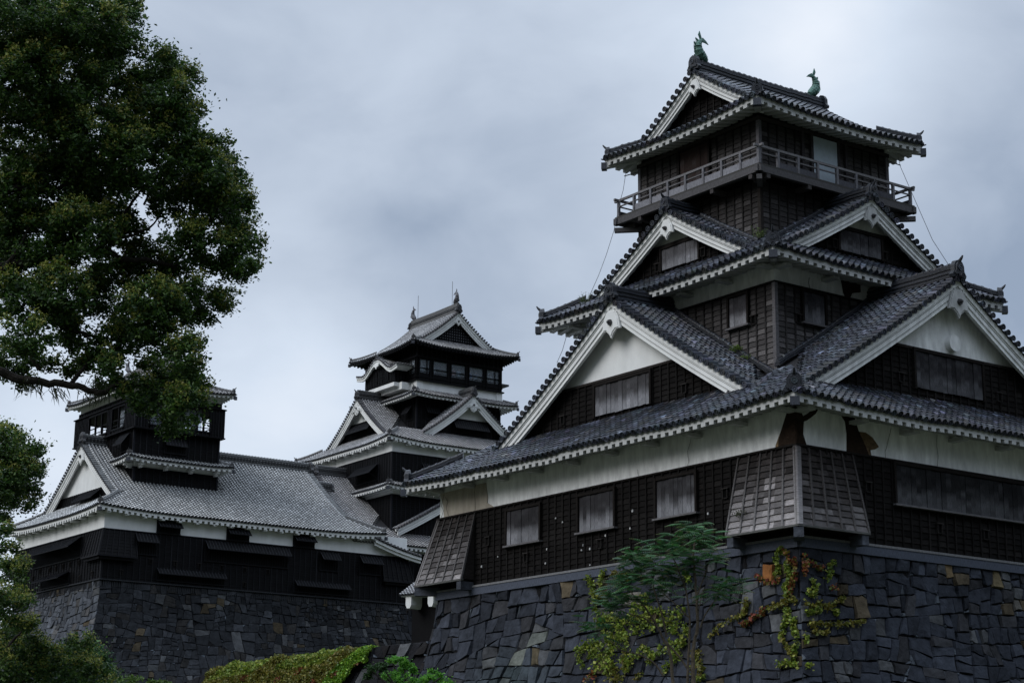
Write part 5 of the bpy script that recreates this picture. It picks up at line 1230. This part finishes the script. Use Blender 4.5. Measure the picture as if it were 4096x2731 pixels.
def crown(blobs, dist, depth, per, seed, leaf=.085, greens=GREEN, tips=TIP, tipf=.30, clump=.17, unit=1.7415, zsq=.95):
    r_ = np.random.default_rng(seed); mb = MB(); px_m = dist/CF*unit
    for (bx, by, br) in blobs:
        dz = r_.uniform(-depth, depth); c = at(bx*unit, by*unit, dist+dz); R = br*px_m*(dist+dz)/dist
        nc = max(4, int(30*(R/.6)**2)); d = r_.normal(0, 1, (nc, 3)); d /= np.linalg.norm(d, axis=1)[:, None]
        rr = R*(.35+.65*r_.random(nc)**.5); cc = c+d*rr[:, None]*[1, 1, zsq]
        n = int(per*nc); idx = r_.integers(0, nc, n); sg = clump*np.exp(r_.normal(0, .25, nc))[idx]
        P = cc[idx]+r_.normal(0, 1, (n, 3))*sg[:, None]*[1, 1, .7]*.62
        leaves(mb, P, leaf, mixc(r_, n, greens, (3, 4, 3, 2)), r_, .6, .15, .55)
        # blossom and young shoots on upward, outward tips, paled to paint in light
        up = np.where((d[:, 2] > -.1) & (rr > R*.62) & (r_.random(nc) < .8))[0]
        if len(up) and tipf:
            n2 = int(n*tipf*len(up)/nc*1.6); id2 = up[r_.integers(0, len(up), n2)]
            off = r_.normal(0, 1, (n2, 3)); off /= np.linalg.norm(off, axis=1)[:, None]
            P = cc[id2]+(off*.8+d[id2]*.35+[0, 0, .35])*clump*(.75+.5*r_.random(n2))[:, None]
            leaves(mb, P, leaf*.68, mixc(r_, n2, tips, (3, 3, 2)), r_, .9, -.2, .6)
    return mb
def branch(mb, pts, r0, r1, dist, unit=1.7415, col=(.022, .019, .016), ddist=0, wig=.0):
    pts = np.array(pts, float); k = len(pts); t = np.linspace(0, 1, k); x = np.linspace(0, 1, k*4)
    # smooth (Catmull-Rom through linear resampling and averaging)
    X = np.interp(x, t, pts[:, 0]); Y = np.interp(x, t, pts[:, 1])
    for _ in range(2): X[1:-1] = (X[:-2]+X[1:-1]*2+X[2:])/4; Y[1:-1] = (Y[:-2]+Y[1:-1]*2+Y[2:])/4
    W_ = np.array([at(a*unit, b*unit, dist+ddist*q) for a, b, q in zip(X, Y, x)]); W_ += rng.normal(0, r0*.12, W_.shape)
    mb.tube(W_, r0+(r1-r0)*x**.8, 8, col); return W_
# camphor tree on the left
CT = thing('camphor_tree', tuple(at(-1100, 3100, 45)*[1, 1, 0]+[0, 0, -11.6]), 'large camphor tree with spreading dark limbs filling the upper left', 'tree')
inv = np.array(CT.location)
blobs = [(20, 40, 110), (120, 60, 100), (200, 50, 85), (285, 45, 42), (288, 95, 36), (255, 120, 45), (290, 20, 34),
 (362, 145, 48), (415, 180, 42), (385, 230, 60), (335, 205, 50), (425, 260, 45), (250, 200, 80), (150, 190, 110), (40, 190, 120), (300, 275, 75), (400, 300, 60), (437, 325, 42), (215, 110, 60),
 (100, 320, 120), (220, 330, 105), (330, 360, 90), (425, 385, 62), (478, 375, 44), (532, 385, 32), (538, 425, 38), (475, 430, 55), (500, 340, 30),
 (548, 470, 34), (500, 480, 55), (425, 450, 50), (250, 430, 75), (120, 440, 110), (20, 450, 95), (545, 530, 42), (570, 565, 32), (578, 600, 22),
 (548, 605, 42), (500, 580, 58), (432, 555, 55), (380, 470, 38), (200, 540, 85), (80, 560, 100), (320, 590, 62), (395, 640, 52), (10, 560, 70), (280, 520, 48),
 (515, 685, 33), (475, 700, 42), (430, 718, 36), (350, 700, 70), (250, 670, 75), (130, 670, 70), (40, 690, 65), (395, 690, 44), (450, 660, 22),
 (300, 755, 55), (355, 745, 50), (180, 770, 42), (250, 790, 48), (140, 745, 40), (60, 770, 55), (20, 830, 42), (205, 830, 30), (245, 840, 30), (90, 830, 30),
 (420, 830, 45), (440, 880, 40), (402, 900, 55), (355, 868, 45), (428, 930, 45), (408, 968, 32), (388, 985, 16), (325, 905, 34), (290, 875, 26), (345, 940, 26), (440, 800, 30), (375, 800, 34), (230, 885, 12), (60, 880, 8), (150, 850, 16)]
cb = crown(blobs, 45, 1.6, 92, 3, tipf=.45, leaf=.098, clump=.19)
def place(mb, name, m, parent, **k):
    for v in mb.V: v -= inv
    return mb.build(name, m, parent, **k)
tb = MB(); bc_ = (.020, .017, .015)
root = inv; 
trunk = [root, root+[.2, .1, 3], root+[.1, .3, 6], at(-560, 1500, 45), at(-300, 1150, 45)]; tb.tube(trunk, [.75, .6, .5, .42, .32], 14, bc_)
for pts, a, b in (([(-170, 660), (-60, 625), (0, 612), (60, 604), (120, 592), (190, 577), (240, 573), (290, 600), (350, 597), (400, 612), (440, 597), (470, 585)], .17, .025),
    ([(-120, 640), (0, 625), (60, 668), (100, 722), (150, 752), (195, 768), (240, 775)], .14, .03), ([(228, 577), (262, 522), (300, 470), (330, 430), (380, 360)], .07, .015),
    ([(240, 575), (268, 548), (310, 540), (350, 520), (380, 480)], .06, .015), ([(-100, 460), (0, 442), (50, 430), (100, 436), (160, 425), (210, 380), (240, 365)], .12, .03),
    ([(-160, 800), (0, 853), (50, 872), (110, 880), (170, 884), (215, 900), (240, 905), (262, 884), (300, 876), (350, 896), (400, 893)], .13, .03), ([(160, 885), (180, 860), (210, 820), (240, 800)], .07, .02),
    ([(350, 897), (365, 930), (390, 960)], .03, .01), ([(0, 625), (30, 590), (60, 540), (80, 490)], .07, .02), ([(330, 470), (350, 430), (372, 410)], .03, .01), ([(250, 580), (255, 640), (262, 680)], .03, .01), ([(180, 760), (230, 800), (250, 830)], .02, .01),
    ([(90, 850), (60, 800), (70, 740)], .06, .02), ([(150, 40), (200, 150), (230, 240), (300, 300), (350, 380)], .05, .02), ([(-50, 230), (60, 150), (150, 40)], .08, .03), ([(400, 610), (450, 540), (500, 480), (540, 420)], .035, .012), ([(-80, 730), (0, 720), (60, 700), (110, 640)], .05, .02)):
    branch(tb, pts, a, b, 45, ddist=rng.uniform(-.6, .6))
ep = MB()                                    # grassy epiphytes hanging off the lowest limb
for (a, b, n_) in ((60, 880, 26), (130, 892, 30), (205, 905, 22), (245, 880, 34), (235, 905, 34), (215, 868, 16), (90, 885, 16)):
    for _ in range(n_):
        p = at((a+rng.normal(0, 12))*1.7415, (b+rng.normal(0, 4))*1.7415, 45+rng.normal(0, .1)); d_ = np.array([rng.normal(0, .5), rng.normal(0, .5), rng.choice([-1, -1, .6])*rng.uniform(.5, 1)]); q = p+d_*.2; r2 = p+d_*.34+[0, 0, -.06]; w = np.array([.008, -.006, .004])
        ep.add(np.array([p-w, p+w, q+w, q-w, r2]), [(0, 1, 2, 3)], [(3, 2, 4)], (.03, .045, .015))
place(tb, 'trunk', 'bark', CT); place(cb, 'crown', 'leaf', CT); place(ep, 'hanging_fern', 'leaf', CT)

def tree(name, label, blobs, dist, depth, per, seed, trunkpx, lim, group=None, r0=.22, **k):
    global inv
    x, y = trunkpx; p = at(x, y, dist); t = thing(name, (p[0], p[1], -11.6), label, 'tree', 0, group); inv = np.array(t.location)
    cb = crown(blobs, dist, depth, per, seed, **k); tb = MB()
    top = at(x+lim[0][0], lim[0][1], dist) if False else None
    tb.tube([inv, (inv+p)/2+[.1, 0, 0], p], [r0, r0*.8, r0*.6], 10, bc_)
    for l in lim: branch(tb, [(x/1.7415, y/1.7415)]+l, r0*.5, .02, dist)
    place(tb, 'trunk', 'bark', t); place(cb, 'crown', 'leaf', t); return t
tree('camphor_tree', 'camphor tree whose rounded dark crown hangs in mid air at the left edge',
 [(18, 1005, 38), (58, 1030, 36), (80, 1070, 20), (30, 1080, 55), (62, 1100, 36), (80, 1125, 16), (20, 1135, 40), (66, 1160, 14), (-10, 1040, 60), (-20, 1120, 60), (6, 1190, 12)],
 56, 1.2, 80, 5, (-260, 2500), [[(-80, 1200), (-20, 1120), (30, 1080)], [(-90, 1150), (-10, 1050), (40, 1020)]], group='camphor trees at the left edge', leaf=.10, clump=.2, tipf=.25)
tree('camphor_tree', 'camphor tree with sparse olive foliage filling the lower left corner',
 [(4, 1215, 12), (14, 1260, 24), (28, 1295, 28), (38, 1325, 20), (8, 1310, 24), (20, 1372, 26), (45, 1385, 20), (8, 1400, 26), (60, 1378, 10), (20, 1460, 46), (58, 1440, 30), (75, 1470, 22), (10, 1530, 60), (62, 1520, 46), (110, 1500, 32), (150, 1485, 24), (190, 1478, 18), (100, 1560, 60), (170, 1545, 44), (222, 1550, 34), (190, 1510, 26), (250, 1572, 22), (-30, 1380, 50)],
 50, 1.5, 80, 6, (-120, 2900), [[(-20, 1560), (20, 1480), (60, 1440)], [(0, 1600), (80, 1540), (150, 1490)]], group='camphor trees at the left edge', leaf=.09, clump=.18, tipf=.5)
tree('broadleaf_bush', 'bright green rounded bush at the foot of the small keep rampart corner', [(150, 1515, 34), (185, 1500, 32), (215, 1520, 34), (130, 1550, 40), (180, 1550, 46), (235, 1555, 26)],
 66, 1.0, 90, 8, (300, 2800), [[(175, 1580), (190, 1530)]], leaf=.10, clump=.2, greens=[(.030, .10, .035), (.02, .065, .028), (.05, .13, .035), (.06, .11, .02)], tipf=.1, r0=.12)
tree('clipped_shrub', 'low yellow green shrub left of the ivy bank', [(290, 1560, 15), (312, 1562, 14), (268, 1568, 14)], 76, .4, 70, 9, (500, 2790), [[(290, 1580)]], leaf=.09, clump=.12, greens=[(.09, .17, .02), (.06, .12, .02), (.12, .20, .03), (.05, .09, .02)], tipf=0, r0=.06)
tree('clipped_shrub', 'thin strip of bright hedge between the yellow shrub and the rocks', [(350, 1566, 6), (362, 1566, 6), (375, 1567, 6), (388, 1567, 6)], 78, .2, 60, 19, (640, 2760), [[(366, 1575)]], leaf=.08, clump=.07, greens=[(.09, .17, .02), (.06, .12, .02), (.12, .20, .03), (.05, .09, .02)], tipf=0, r0=.05)
for i, (bl, lab) in enumerate(((([(900, 1513, 10), (915, 1516, 11), (930, 1523, 12), (942, 1530, 9), (950, 1538, 8), (925, 1535, 8)]), 'young bright green tree with feathery sprays, upper one beside the turret rampart'),
    ([(890, 1556, 10), (905, 1552, 12), (925, 1560, 14), (950, 1562, 14), (975, 1556, 13), (995, 1548, 12), (1012, 1556, 12), (1025, 1562, 10), (965, 1566, 16)], 'young bright green tree with feathery sprays along the bottom edge'),
    ([(852, 1538, 10), (866, 1535, 9), (880, 1532, 8), (845, 1548, 7)], 'small dull green sapling left of the bright feathery one'))):
    tree('young_tree', lab, bl, 47-i*.5, .3, 60, 50+i, (1620, 2800), [[(b[0], b[1])] for b in bl[::2]], leaf=.07, clump=.07, greens=([(.13, .36, .04), (.09, .28, .035), (.18, .42, .05), (.06, .18, .03)] if i < 2 else [(.03, .08, .02), (.02, .05, .015), (.04, .09, .02), (.02, .04, .01)]), tipf=0, r0=.03)
# young tree of heaven against the turret rampart
p0 = at(2780, 2760, 45.5); AT = thing('pinnate_sapling', (p0[0], p0[1], -11.6), 'self-sown sapling with long feathery dark green leaves before the turret rampart', 'tree'); inv = np.array(AT.location)
tb = MB(); lb_ = MB(); r_ = np.random.default_rng(77); U = .4343
cr_ = lambda x, y: (2250+x*U, 2050+y*U)
tb.tube([inv, (inv+at(*cr_(1210, 1560), 45.5))/2, at(*cr_(1210, 1560), 45.5)], [.09, .075, .06], 8, (.09, .075, .055))
stems = [([(1210, 1570), (1195, 1280), (1215, 1180), (1250, 1060), (1240, 850), (1225, 620), (1200, 420), (1220, 240)], .055, .02), ([(1150, 1580), (1165, 1250), (1175, 1000), (1140, 700), (1050, 480), (980, 330)], .035, .012),
 ([(1020, 1570), (990, 1270), (930, 1160), (860, 1020), (760, 860), (640, 740), (560, 640)], .042, .012), ([(1165, 1450), (1060, 1300), (950, 1180)], .03, .02), ([(960, 1140), (920, 950), (880, 820), (820, 640), (850, 450)], .028, .01),
 ([(930, 1500), (840, 1370), (700, 1300), (530, 1270), (430, 1160), (330, 1080)], .025, .008), ([(1265, 1060), (1310, 940), (1370, 850), (1450, 740), (1540, 660)], .02, .008), ([(870, 1050), (740, 960), (600, 930), (500, 880)], .02, .008), ([(1160, 960), (1060, 860), (950, 760), (880, 700)], .02, .008), ([(1240, 760), (1300, 600), (1350, 450), (1380, 360)], .02, .008), ([(1220, 1180), (1250, 900), (1300, 700)], .02, .008)]
for pts, a, b in stems: branch(tb, [cr_(*q) for q in pts], a, b, 45.5, unit=1.0, col=(.075, .062, .045))
heads = [(620, 400, 8), (700, 380, 7), (660, 430, 8), (850, 340, 7), (950, 260, 8), (900, 330, 8), (1080, 180, 7), (1200, 150, 9), (1300, 170, 8), (1230, 220, 9), (1340, 270, 7), (1120, 340, 9), (1000, 400, 9), (1200, 400, 10), (1320, 400, 9), (900, 470, 10), (760, 480, 9), (700, 560, 10), (600, 640, 10), (480, 690, 9), (440, 780, 10), (420, 880, 9), (520, 820, 10), (650, 780, 10), (780, 700, 10), (880, 620, 10), (1000, 560, 10), (1120, 520, 9), (1400, 400, 6), (1460, 650, 9), (1580, 620, 8), (1500, 740, 8), (1400, 700, 8), (280, 1040, 7), (380, 1080, 7), (300, 1090, 5), (1120, 620, 7), (980, 700, 6), (600, 540, 8), (820, 580, 8), (1260, 320, 8), (1350, 780, 5), (540, 900, 7)]
for (hx, hy, n_) in heads:
    base = at(*cr_(hx, hy), 45.5+r_.uniform(-.9, .9))
    for _ in range(int(n_*1.7)):
        az = r_.uniform(0, 2*math.pi); ln = r_.uniform(.38, .62); el_ = r_.uniform(-.15, .55); d_ = np.array([math.cos(az)*math.cos(el_), math.sin(az)*math.cos(el_), math.sin(el_)]); s_ = np.cross(d_, [0, 0, 1.]); s_ /= np.linalg.norm(s_)
        b0 = base+r_.normal(0, .10, 3); t_ = np.linspace(.14, 1, 10); R_ = b0+d_*(t_*ln)[:, None]-np.array([0, 0, 1])*(t_**2*ln*.28)[:, None]
        tb.tube(R_[::3], .004, 3, (.06, .08, .03), False)
        cc = np.array([(.026, .095, .026), (.040, .135, .034), (.016, .065, .022)])[r_.integers(0, 3)]*math.exp(r_.normal(0, .2))
        for sg in (1, -1):
            l = .11*np.sin(np.pi*(.15+.8*t_))[:, None]+.02; dd = s_*sg*.9+d_*.40-np.array([0, 0, .55]); dd = dd/np.linalg.norm(dd); w = d_*.019
            mid = R_+dd*l*.4
            V = np.stack([R_, mid+w*1.1, R_+dd*l, mid-w*.8], 1).reshape(-1, 3); q = np.arange(10)[:, None]*4+np.arange(4); c_ = np.tile(cc, (40, 1)); c_[-12:] = c_[-12:]*.6+np.array((.12, .06, .02))*.4
            lb_.add(V, q, None, c_)
place(tb, 'trunk', 'bark', AT); place(lb_, 'crown', 'leaf', AT)

# ivy
def ivy(name, label, surf, regions, n, size, cols, w, seed, vines=None, thick=.05):
    r_ = np.random.default_rng(seed); P = []; C_ = []
    for (a0, a1, h0, h1, dens, ci) in regions:
        k = int(n*dens); nc = max(3, k//22); ca = r_.uniform(a0, a1, nc); ch = r_.uniform(h0, h1, nc); i = r_.integers(0, nc, k)
        a = ca[i]+r_.normal(0, .10, k); h = ch[i]+r_.normal(0, .13, k)
        P += [surf(x, y, abs(z)) for x, y, z in zip(a, h, r_.normal(.03, thick, k))]; C_.append(mixc(r_, k, cols[ci], w, .25))
    for (pts, k, ci) in (vines or []):
        pts = np.array(pts, float); t = r_.uniform(0, len(pts)-1, k); a = np.interp(t, range(len(pts)), pts[:, 0])+r_.normal(0, .045, k); h = np.interp(t, range(len(pts)), pts[:, 1])+r_.normal(0, .045, k)
        P += [surf(x, y, abs(z)) for x, y, z in zip(a, h, r_.normal(.08, thick, k))]; C_.append(mixc(r_, k, cols[ci], w, .25))
    P = np.array(P); mb = MB(); leaves(mb, P, size, np.vstack(C_), r_, .8, .45, .85)
    o = mb.build(name, 'leaf'); tag(o, label, 'ivy'); o['kind'] = 'stuff'; return o
YG = [(.21, .27, .035), (.15, .22, .03), (.26, .28, .05), (.10, .16, .025)]; OR = [(.22, .09, .03), (.20, .05, .03), (.18, .15, .03), (.10, .14, .025)]; OL = [(.15, .16, .025), (.18, .15, .03), (.10, .12, .02), (.19, .17, .03)]
surfW = lambda a, h, n: np.array([-offU(h)-n-.07, a, -2.84-h])
surfS = lambda a, h, n: np.array([a, -offU(h)-n-.07, -2.84-h])
def pw(px, py):      # pixel -> (s,h) on the battered west face
    h = 1.0
    for _ in range(12): q = on_x(px, py, -offU(h)); h = -2.84-q[2]
    return q[1], h
def ps(px, py):
    h = 1.0
    for _ in range(12): q = on_y(px, py, -offU(h)); h = -2.84-q[2]
    return q[0], h
def regs(lst, f):
    out_ = []
    for (x, y, r, dens, ci) in lst:
        a, h = f(*cr_(x, y)); a2, _ = f(*cr_(x+r, y)); _, h2 = f(*cr_(x, y+r)); out_.append((min(a, 2*a-a2)-.0, max(a, a2), h-abs(h2-h), h+abs(h2-h), dens, ci))
    return out_
vn = [([pw(*cr_(*q)) for q in pts], k, ci) for pts, k, ci in (
    ([(270, 580), (300, 660), (320, 760), (340, 900)], 160, 0), ([(420, 530), (380, 620), (390, 740), (350, 800)], 150, 0), ([(500, 550), (560, 600), (640, 600)], 110, 2), ([(600, 1260), (600, 1360), (610, 1480)], 70, 2), ([(160, 1240), (175, 1330), (230, 1420)], 90, 0), ([(250, 1540), (300, 1480), (330, 1560)], 60, 1), ([(700, 1540), (760, 1480)], 40, 2), ([(960, 1480), (1000, 1400), (1080, 1360)], 90, 0), ([(1240, 1560), (1340, 1500)], 70, 0), ([(1270, 1330), (1310, 1440), (1290, 1540)], 80, 2), ([(1160, 560), (1200, 620)], 70, 0), ([(1740, 830), (1710, 930), (1600, 980), (1480, 1040), (1380, 1150)], 150, 2), ([(1690, 1050), (1780, 970), (1840, 950)], 70, 1), ([(430, 1420), (500, 1400), (480, 1500)], 60, 2))]
def inpoly(p, poly):
    x, y = p; c = False; j = len(poly)-1
    for i in range(len(poly)):
        if (poly[i][1] > y) != (poly[j][1] > y) and x < (poly[j][0]-poly[i][0])*(y-poly[i][1])/(poly[j][1]-poly[i][1])+poly[i][0]: c = not c
        j = i
    return c
def blots(polys, r_):
    """short runs of creeper filling outlined patches of the wall face"""
    out_ = []
    for poly, ci in polys:
        xs = [q[0] for q in poly]; ys = [q[1] for q in poly]; ar = (max(xs)-min(xs))*(max(ys)-min(ys))
        for _ in range(int(ar/900)):
            q = (r_.uniform(min(xs), max(xs)), r_.uniform(min(ys), max(ys)))
            if not inpoly(q, poly) or math.sin(q[0]*.031+q[1]*.013)*math.sin(q[1]*.041-q[0]*.017) > .55: continue
            a_, h_ = pw(*cr_(*q)); out_.append(([(a_, h_), (a_+r_.normal(0, .09), h_+r_.uniform(.03, .16))], int(r_.integers(6, 13)), ci))
    return out_
polys = [([(700, 760), (840, 740), (940, 860), (960, 1000), (900, 1080), (800, 1120), (700, 1060), (640, 980), (660, 840)], 0), ([(340, 880), (480, 920), (640, 980), (660, 1080), (560, 1160), (440, 1120), (350, 1020)], 0), ([(450, 1120), (620, 1080), (650, 1200), (560, 1300), (450, 1300), (400, 1220)], 0),
 ([(160, 1230), (260, 1150), (370, 1150), (420, 1250), (520, 1330), (540, 1400), (440, 1470), (330, 1440), (300, 1330), (220, 1290)], 0), ([(570, 1300), (720, 1250), (800, 1200), (870, 1230), (820, 1300), (700, 1330), (650, 1450), (600, 1460), (580, 1380)], 0), ([(940, 840), (1160, 880), (1240, 900), (1160, 960), (1180, 1130), (1130, 1230), (1050, 1180), (1000, 1100), (940, 1000)], 0),
 ([(1010, 1170), (1160, 1160), (1150, 1280), (1090, 1330), (1100, 1440), (1060, 1380), (1020, 1280)], 0), ([(280, 630), (320, 640), (350, 800), (400, 860), (330, 900), (310, 760)], 0), ([(360, 540), (460, 520), (470, 560), (400, 620), (390, 720), (360, 650)], 0), ([(490, 540), (640, 520), (660, 600), (560, 640), (500, 590)], 2), ([(820, 1240), (960, 1200), (980, 1260), (880, 1330), (830, 1380)], 0), ([(1230, 1260), (1330, 1260), (1340, 1400), (1270, 1540), (1230, 1500)], 2), ([(420, 1440), (560, 1400), (600, 1500), (480, 1560)], 2)]
ivy('ivy', 'yellow green creeper spread over the turret rampart behind the sapling', surfW, [], 0, .088, [YG, OR, OL], (3, 3, 2, 2), 61, blots(polys, np.random.default_rng(64))+vn)
c5 = lambda x, y: (2850+x*.3826, 1900+y*.3826)
# creeper on the near corner: lay it on a surface wrapped round the corner
def surfC(a, h, n):
    o = offU(h); return np.array([-o-n-.07, a-o, -2.84-h]) if a > 0 else np.array([-a-o, -o-n-.07, -2.84-h])
def pc(px, py):
    a, h = pw(px, py); o = offU(h)
    if a > -o: return a+o, h
    a, h = ps(px, py); return -(a+offU(h)), h
vC = [([pc(*c5(*q)) for q in pts], k, ci) for pts, k, ci in (
    ([(760, 750), (720, 820), (710, 900), (730, 1000), (700, 1080)], 170, 0), ([(790, 790), (830, 860), (880, 930), (940, 830)], 90, 1), ([(820, 900), (830, 1010), (860, 1080), (800, 1180), (810, 1260)], 330, 0), ([(900, 900), (930, 960), (900, 1050), (870, 1140), (850, 1230)], 260, 1), ([(480, 1040), (560, 1100), (680, 1140), (750, 1080)], 100, 1), ([(1240, 905), (1180, 960), (1190, 1040), (1160, 1110)], 90, 0), ([(960, 880), (1060, 970), (1120, 980)], 80, 1), ([(620, 1400), (720, 1370), (800, 1330), (880, 1290), (980, 1370), (1080, 1400)], 260, 2), ([(800, 1400), (830, 1460), (790, 1560), (760, 1700)], 230, 0), ([(1330, 1290), (1240, 1340), (1150, 1380), (1050, 1330)], 130, 2), ([(950, 1450), (1050, 1400), (1080, 1440)], 130, 0), ([(1240, 1420), (1260, 1440)], 70, 0), ([(300, 1500), (380, 1440), (410, 1340), (380, 1310)], 100, 2), ([(340, 1560), (440, 1520), (540, 1440), (580, 1400)], 130, 1), ([(1000, 1100), (1050, 1180), (1010, 1260), (960, 1200)], 150, 0), ([(980, 1560), (1100, 1550), (1250, 1560), (1400, 1550), (1550, 1530)], 260, 2), ([(760, 1700), (830, 1800), (900, 1900)], 200, 2), ([(900, 1500), (870, 1600), (950, 1700), (900, 1800), (880, 1950)], 300, 0), ([(700, 1990), (850, 1960), (1000, 2000)], 120, 0), ([(1000, 1620), (1100, 1660), (1180, 1640)], 90, 2), ([(1200, 1180), (1260, 1180)], 40, 1))]
ivy('ivy', 'autumn tinted red and green creeper climbing the near corner of the turret rampart', surfC, [], 0, .095, [YG, OR, OL], (3, 3, 2, 2), 62, vC, .04)
# thick ivy on the rock bank
mb = MB(); r_ = np.random.default_rng(63); P = []; n = 30000; Cc = []
while len(P) < n:
    f = r_.random(); s = Lb*(.16+.60*f); h = abs(r_.normal(0, 1))*1.15*(1.0-.35*abs(f-.4))
    lim_ = 2.6*(1-f**1.6)+.75 if f < .93 else .8
    if h > lim_*(1+.18*math.sin(f*23)+.1*math.sin(f*57)): continue
    bump_ = .36+.05*math.sin(s*3.1+h*2.3)*math.sin(h*4.7-s*1.9)+.05*math.sin(s*5.3-h*6)*math.sin(h*8+s*2)+r_.normal(0, .05)
    top = .12*math.sin(s*2.2)+.10*math.sin(s*5.3) if h < .3 else 0
    q = bkA[:2]+ub*s+np.array(nb_)*(.5*h+max(.03, bump_)+r_.normal(0, .03)-(r_.random()*.6 if h < .15 else 0)); P.append((q[0], q[1], bz_top(s)-h+max(0, top)*r_.random()+.05))
    cset = YG if (h < .55 or f > .8) and math.sin(s*1.7+h*2) > -.6 else OL
    if math.sin(s*4.1+h*5)*math.sin(h*3.3-s*2.1) > .72 and h > .6: cset = OR
    Cc.append(np.array(cset[r_.integers(0, 4)])*(np.array((.8, 1.15, .7)) if f > .78 and cset is YG else 1))
leaves(mb, np.array(P), .095, np.clip(np.array(Cc)*np.exp(r_.normal(0, .2, (len(P), 1))), 0, .5), r_, .8, .5, .85)
o = mb.build('ivy', 'leaf'); tag(o, 'thick yellow green ivy mat draped over the low rock bank', 'ivy'); o['kind'] = 'stuff'
# weeds rooted in the turret's roofs
def weed(p, n, h, label, col=(.10, .14, .04)):
    mb = MB(); p = np.array(p, float)
    for _ in range(n):
        d_ = np.array([rng.normal(0, .4), rng.normal(0, .4), 1.]); d_ *= h*rng.uniform(.5, 1.1)/np.linalg.norm(d_); q = p+rng.normal(0, .10, 3)*[1, 1, .15]
        mb.tube([q, q+d_*.5, q+d_+[rng.normal(0, .03), 0, -.02]], [.006, .005, .003], 3, np.array(col)*rng.uniform(.6, 1.3), False)
        leaves(mb, q+d_*rng.random((5, 1))+rng.normal(0, .02, (5, 3)), .05, mixc(rng, 5, [col], [1]), rng, .6)
    o = mb.build('weed_tuft', 'leaf'); tag(o, label, 'weed', 'weeds growing on the turret roofs')
weed(on_x(3037, 948, 4.30), 30, .38, 'grass tuft in the roof valley under the balcony corner')
weed(on_x(2338, 1215, 2.9), 26, .45, 'tall thin weed on the far left hip of the middle roof')
weed(on_x(2944, 1400, 3.0), 40, .16, 'low green weed on the lower left gable roof beside its ridge', (.12, .20, .03))
weed(on_x(2985, 1432, 3.0), 25, .12, 'moss patch below the low green weed on the gable roof', (.14, .22, .04))
weed(on_x(2965, 2060, -.48), 40, .15, 'moss and weeds on the rotten edge of the near clapboard bay', (.08, .09, .05))

# lightning conductor cables hanging off the turret's eaves
def cable(pts, label):
    mb = MB(); pts = np.array(pts, float); t = np.linspace(0, 1, 24); mb.tube(pts if len(pts) > 5 else np.array([[np.interp(q, np.linspace(0, 1, len(pts)), pts[:, i]) for i in range(3)] for q in t]), .011, 4, (.10, .10, .11)); o = mb.build('conductor_cable', 'metal'); tag(o, label, 'cable', 'lightning conductor cables')
def cv(px, dist): return [at(x, y, d) for (x, y), d in zip(px, dist)]
fl = 3.9
cable([on_x(2503, 694, 3.9), on_x(2493, 760, 3.9), on_x(2482, 800, 3.85), on_x(2455, 925, 3.6), on_x(2425, 1020, 3.3), on_x(2395, 1100, 2.9), on_x(2363, 1172, 2.4)], 'thin cable sagging from the top eave left of the turret')
cable([on_x(2268, 1336, 2.3), on_x(2250, 1400, 1.9), on_x(2228, 1450, 1.4)], 'short conductor cable below the middle eave on the turret left')
mx = 11.6
cable([on_y(3592, 626, 5.4), on_y(3602, 668, 5.4), on_y(3640, 755, 5.35), on_y(3665, 812, 5.3), on_y(3730, 960, 5.1), on_y(3796, 1062, 4.9)], 'thin conductor cable running down to the right of the turret balcony')
mb = MB(); mb.tube([on_x(2497, 705, 4.0), on_x(2555, 688, 4.5)], .02, 6, (.05, .05, .05)); mb.tube([on_y(3548, 643, 5.9), on_y(3602, 662, 5.4)], .02, 6, (.05, .05, .05)); mb.build('cable_strut', 'metal', T)
